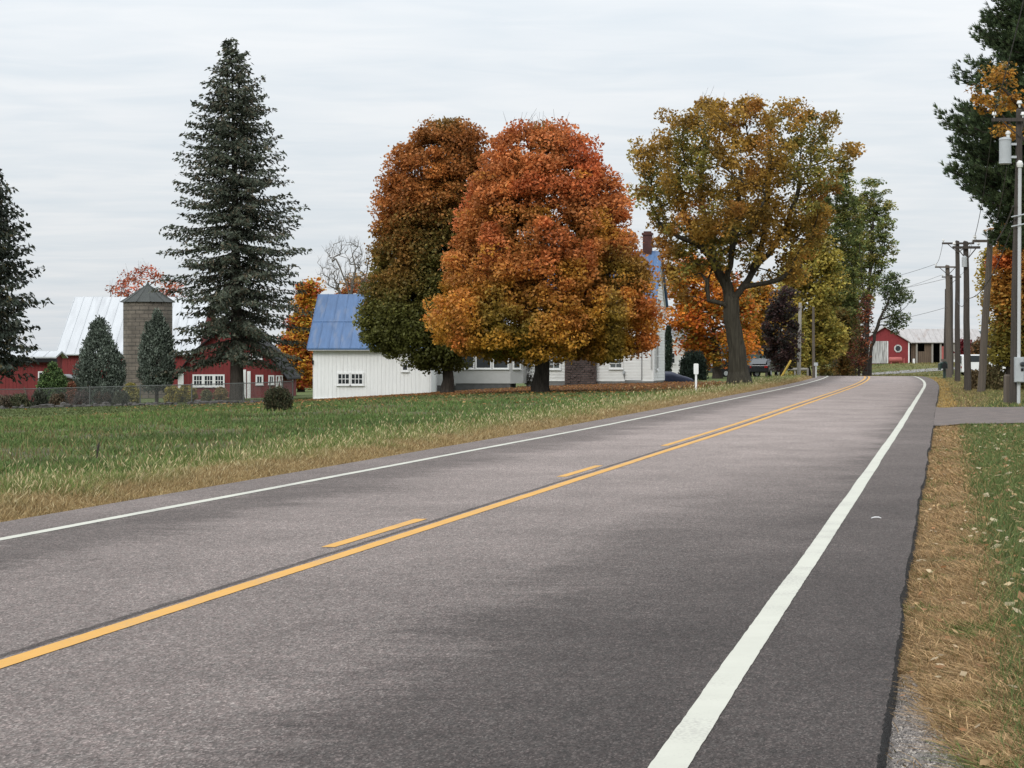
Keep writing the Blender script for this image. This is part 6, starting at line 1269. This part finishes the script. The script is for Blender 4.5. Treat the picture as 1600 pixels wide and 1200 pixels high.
def right_verge():
    rg = np.random.default_rng(205)
    def wide(t): return np.interp(t, [0, 30, 55, 60, 78, 90, 400], [.56, .66, .74, .78, 1.6, 2.2, 2.5])
    drv = lambda t: (t > 57.0) & (t < 77.5)
    # matted dry grass beside the pavement
    n = 85000; t = inv_t(rg, n, 8.0, 57, 1.75); q = rg.random(n); r = -.29 + q ** .9 * 1.15; gap = sst(12.4, 11.2, t + .6 * (vnoise(t, r, .5, 81) - .5)) * sst(.05, -.03, r + .25 - np.interp(t, [8, 9, 10.3, 12], [.46, .37, .21, .06]) + .05 * (vnoise(t * 9, r * 9, 1, 85) - .5)); keep = (rg.random(n) < np.interp((r + .25) / wide(t), [0, .8, 1.25], [1, 1, 0])) & (rg.random(n) > gap * .97) & ~drv(t); r, t = r[keep], t[keep]; n = len(r); X, Y, Z = place(r, t); pn = vnoise(X, Y, .3, 82)
    h = (.015 + .055 * rg.random(n)) * (.6 + .8 * pn); wd = (.0038 + .004 * rg.random(n)) * np.clip(t / 16, 1, 4) ** .8; lean = rg.normal(size=(n, 2)) * .085 + np.array((-.05, -.01)); c = mixc(np.array((.58, .38, .19)), np.array((.22, .145, .075)), rg.random(n) ** .9); c = mixc(c, np.array((.70, .48, .26)), (rg.random(n) < .1) * .9); green = (vnoise(X, Y, .45, 83) > .77) & (rg.random(n) < .6); c[green] = np.array((.10, .17, .04)); olive = rg.random(n) < .12; c[olive] = np.array((.17, .15, .055))
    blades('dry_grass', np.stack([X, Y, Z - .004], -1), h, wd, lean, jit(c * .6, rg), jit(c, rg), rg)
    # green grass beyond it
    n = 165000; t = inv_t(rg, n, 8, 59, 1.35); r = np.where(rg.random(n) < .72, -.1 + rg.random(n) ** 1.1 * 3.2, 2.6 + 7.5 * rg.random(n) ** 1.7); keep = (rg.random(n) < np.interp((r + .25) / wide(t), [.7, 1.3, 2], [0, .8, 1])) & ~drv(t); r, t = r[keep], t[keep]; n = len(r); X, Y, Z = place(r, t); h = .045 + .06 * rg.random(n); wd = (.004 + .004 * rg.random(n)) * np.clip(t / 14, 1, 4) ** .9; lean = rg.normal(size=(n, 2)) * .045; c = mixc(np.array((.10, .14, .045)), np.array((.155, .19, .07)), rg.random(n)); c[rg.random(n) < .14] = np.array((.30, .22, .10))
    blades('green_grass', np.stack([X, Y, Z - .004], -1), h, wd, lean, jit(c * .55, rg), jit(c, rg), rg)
    # verge beyond the driveway
    n = 30000; t = 77 + rg.random(n) ** 1.3 * 105; r = -.2 + rg.random(n) ** 1.2 * 9; X, Y, Z = place(r, t); pn = vnoise(X, Y, 1.6, 84); h = (.05 + .07 * rg.random(n)) * np.interp(r, [-.2, .4, 9], [.7, 1, 1.2]); c = zone(X, Y) * 1.15; c = mixc(c, np.array((.40, .26, .09)), (r < .35 + .5 * (pn - .5)) * (rg.random(n) < .75)); c = mixc(c, np.array((.15, .19, .06)), (rg.random(n) < .25) * (r > .4)); c = mixc(c, np.array((.36, .28, .12)), (rg.random(n) < .22))
    blades('verge_grass', np.stack([X, Y, Z - .01], -1), h, .02 + .02 * rg.random(n), rg.normal(size=(n, 2)) * .06, jit(c * .75, rg), jit(c, rg), rg)
    # far bank
    n = 16000; X = 30 + rg.random(n) * 36; Y = 196 + rg.random(n) * 72; r, t = rt(X, Y); ok = r > .6; X, Y = X[ok], Y[ok]; n = len(X); Z = g(X, Y); c = zone(X, Y) * 1.1; c = mixc(c, np.array((.34, .26, .1)), (rg.random(n) < .2) * .8); blades('bank_grass', np.stack([X, Y, Z - .01], -1), .06 + .1 * rg.random(n), .05 + .04 * rg.random(n), rg.normal(size=(n, 2)) * .08, jit(c * .75, rg), jit(c, rg), rg)
right_verge()
def gravel():
    rg = np.random.default_rng(206); n = 22000; t = 7.9 + rg.random(n) * 4.2; r = -.27 + rg.random(n) ** 1.1 * np.interp(t, [8, 9.0, 10.3, 12.1], [.52, .44, .28, .09]); X, Y, Z = place(r, t); s = .0045 + .0075 * rg.random(n) ** 2
    O = np.array([(1, 0, 0), (-1, 0, 0), (0, 1, 0), (0, -1, 0), (0, 0, 1), (0, 0, -1)], float); fo = np.array([(0, 2, 4), (2, 1, 4), (1, 3, 4), (3, 0, 4), (2, 0, 5), (1, 2, 5), (3, 1, 5), (0, 3, 5)])
    V = O[None] * (s[:, None, None] * (.7 + .6 * rg.random((n, 6, 1)))); a = rg.random(n) * 7; x = V[..., 0] * np.cos(a)[:, None] - V[..., 1] * np.sin(a)[:, None]; y = V[..., 0] * np.sin(a)[:, None] + V[..., 1] * np.cos(a)[:, None]
    V = np.stack([x, y, V[..., 2] * .75], -1) + np.stack([X, Y, Z + .003], -1)[:, None]; Fc = (fo[None] + (np.arange(n) * 6)[:, None, None]).reshape(-1, 3); c = mixc(np.array((.26, .235, .22)), np.array((.06, .056, .054)), rg.random(n)); c = mixc(c, np.array((.42, .38, .34)), (rg.random(n) < .1) * .8)
    tag(mesh_obj('gravel', np_mesh('gravel', V.reshape(-1, 3), Fc, np.repeat(c, 6, 0)), M['stones']), kind='stuff')
M['stones'] = leaf_mat('gravel_stones', transl=0, rough=.9, spec=.2)
gravel()
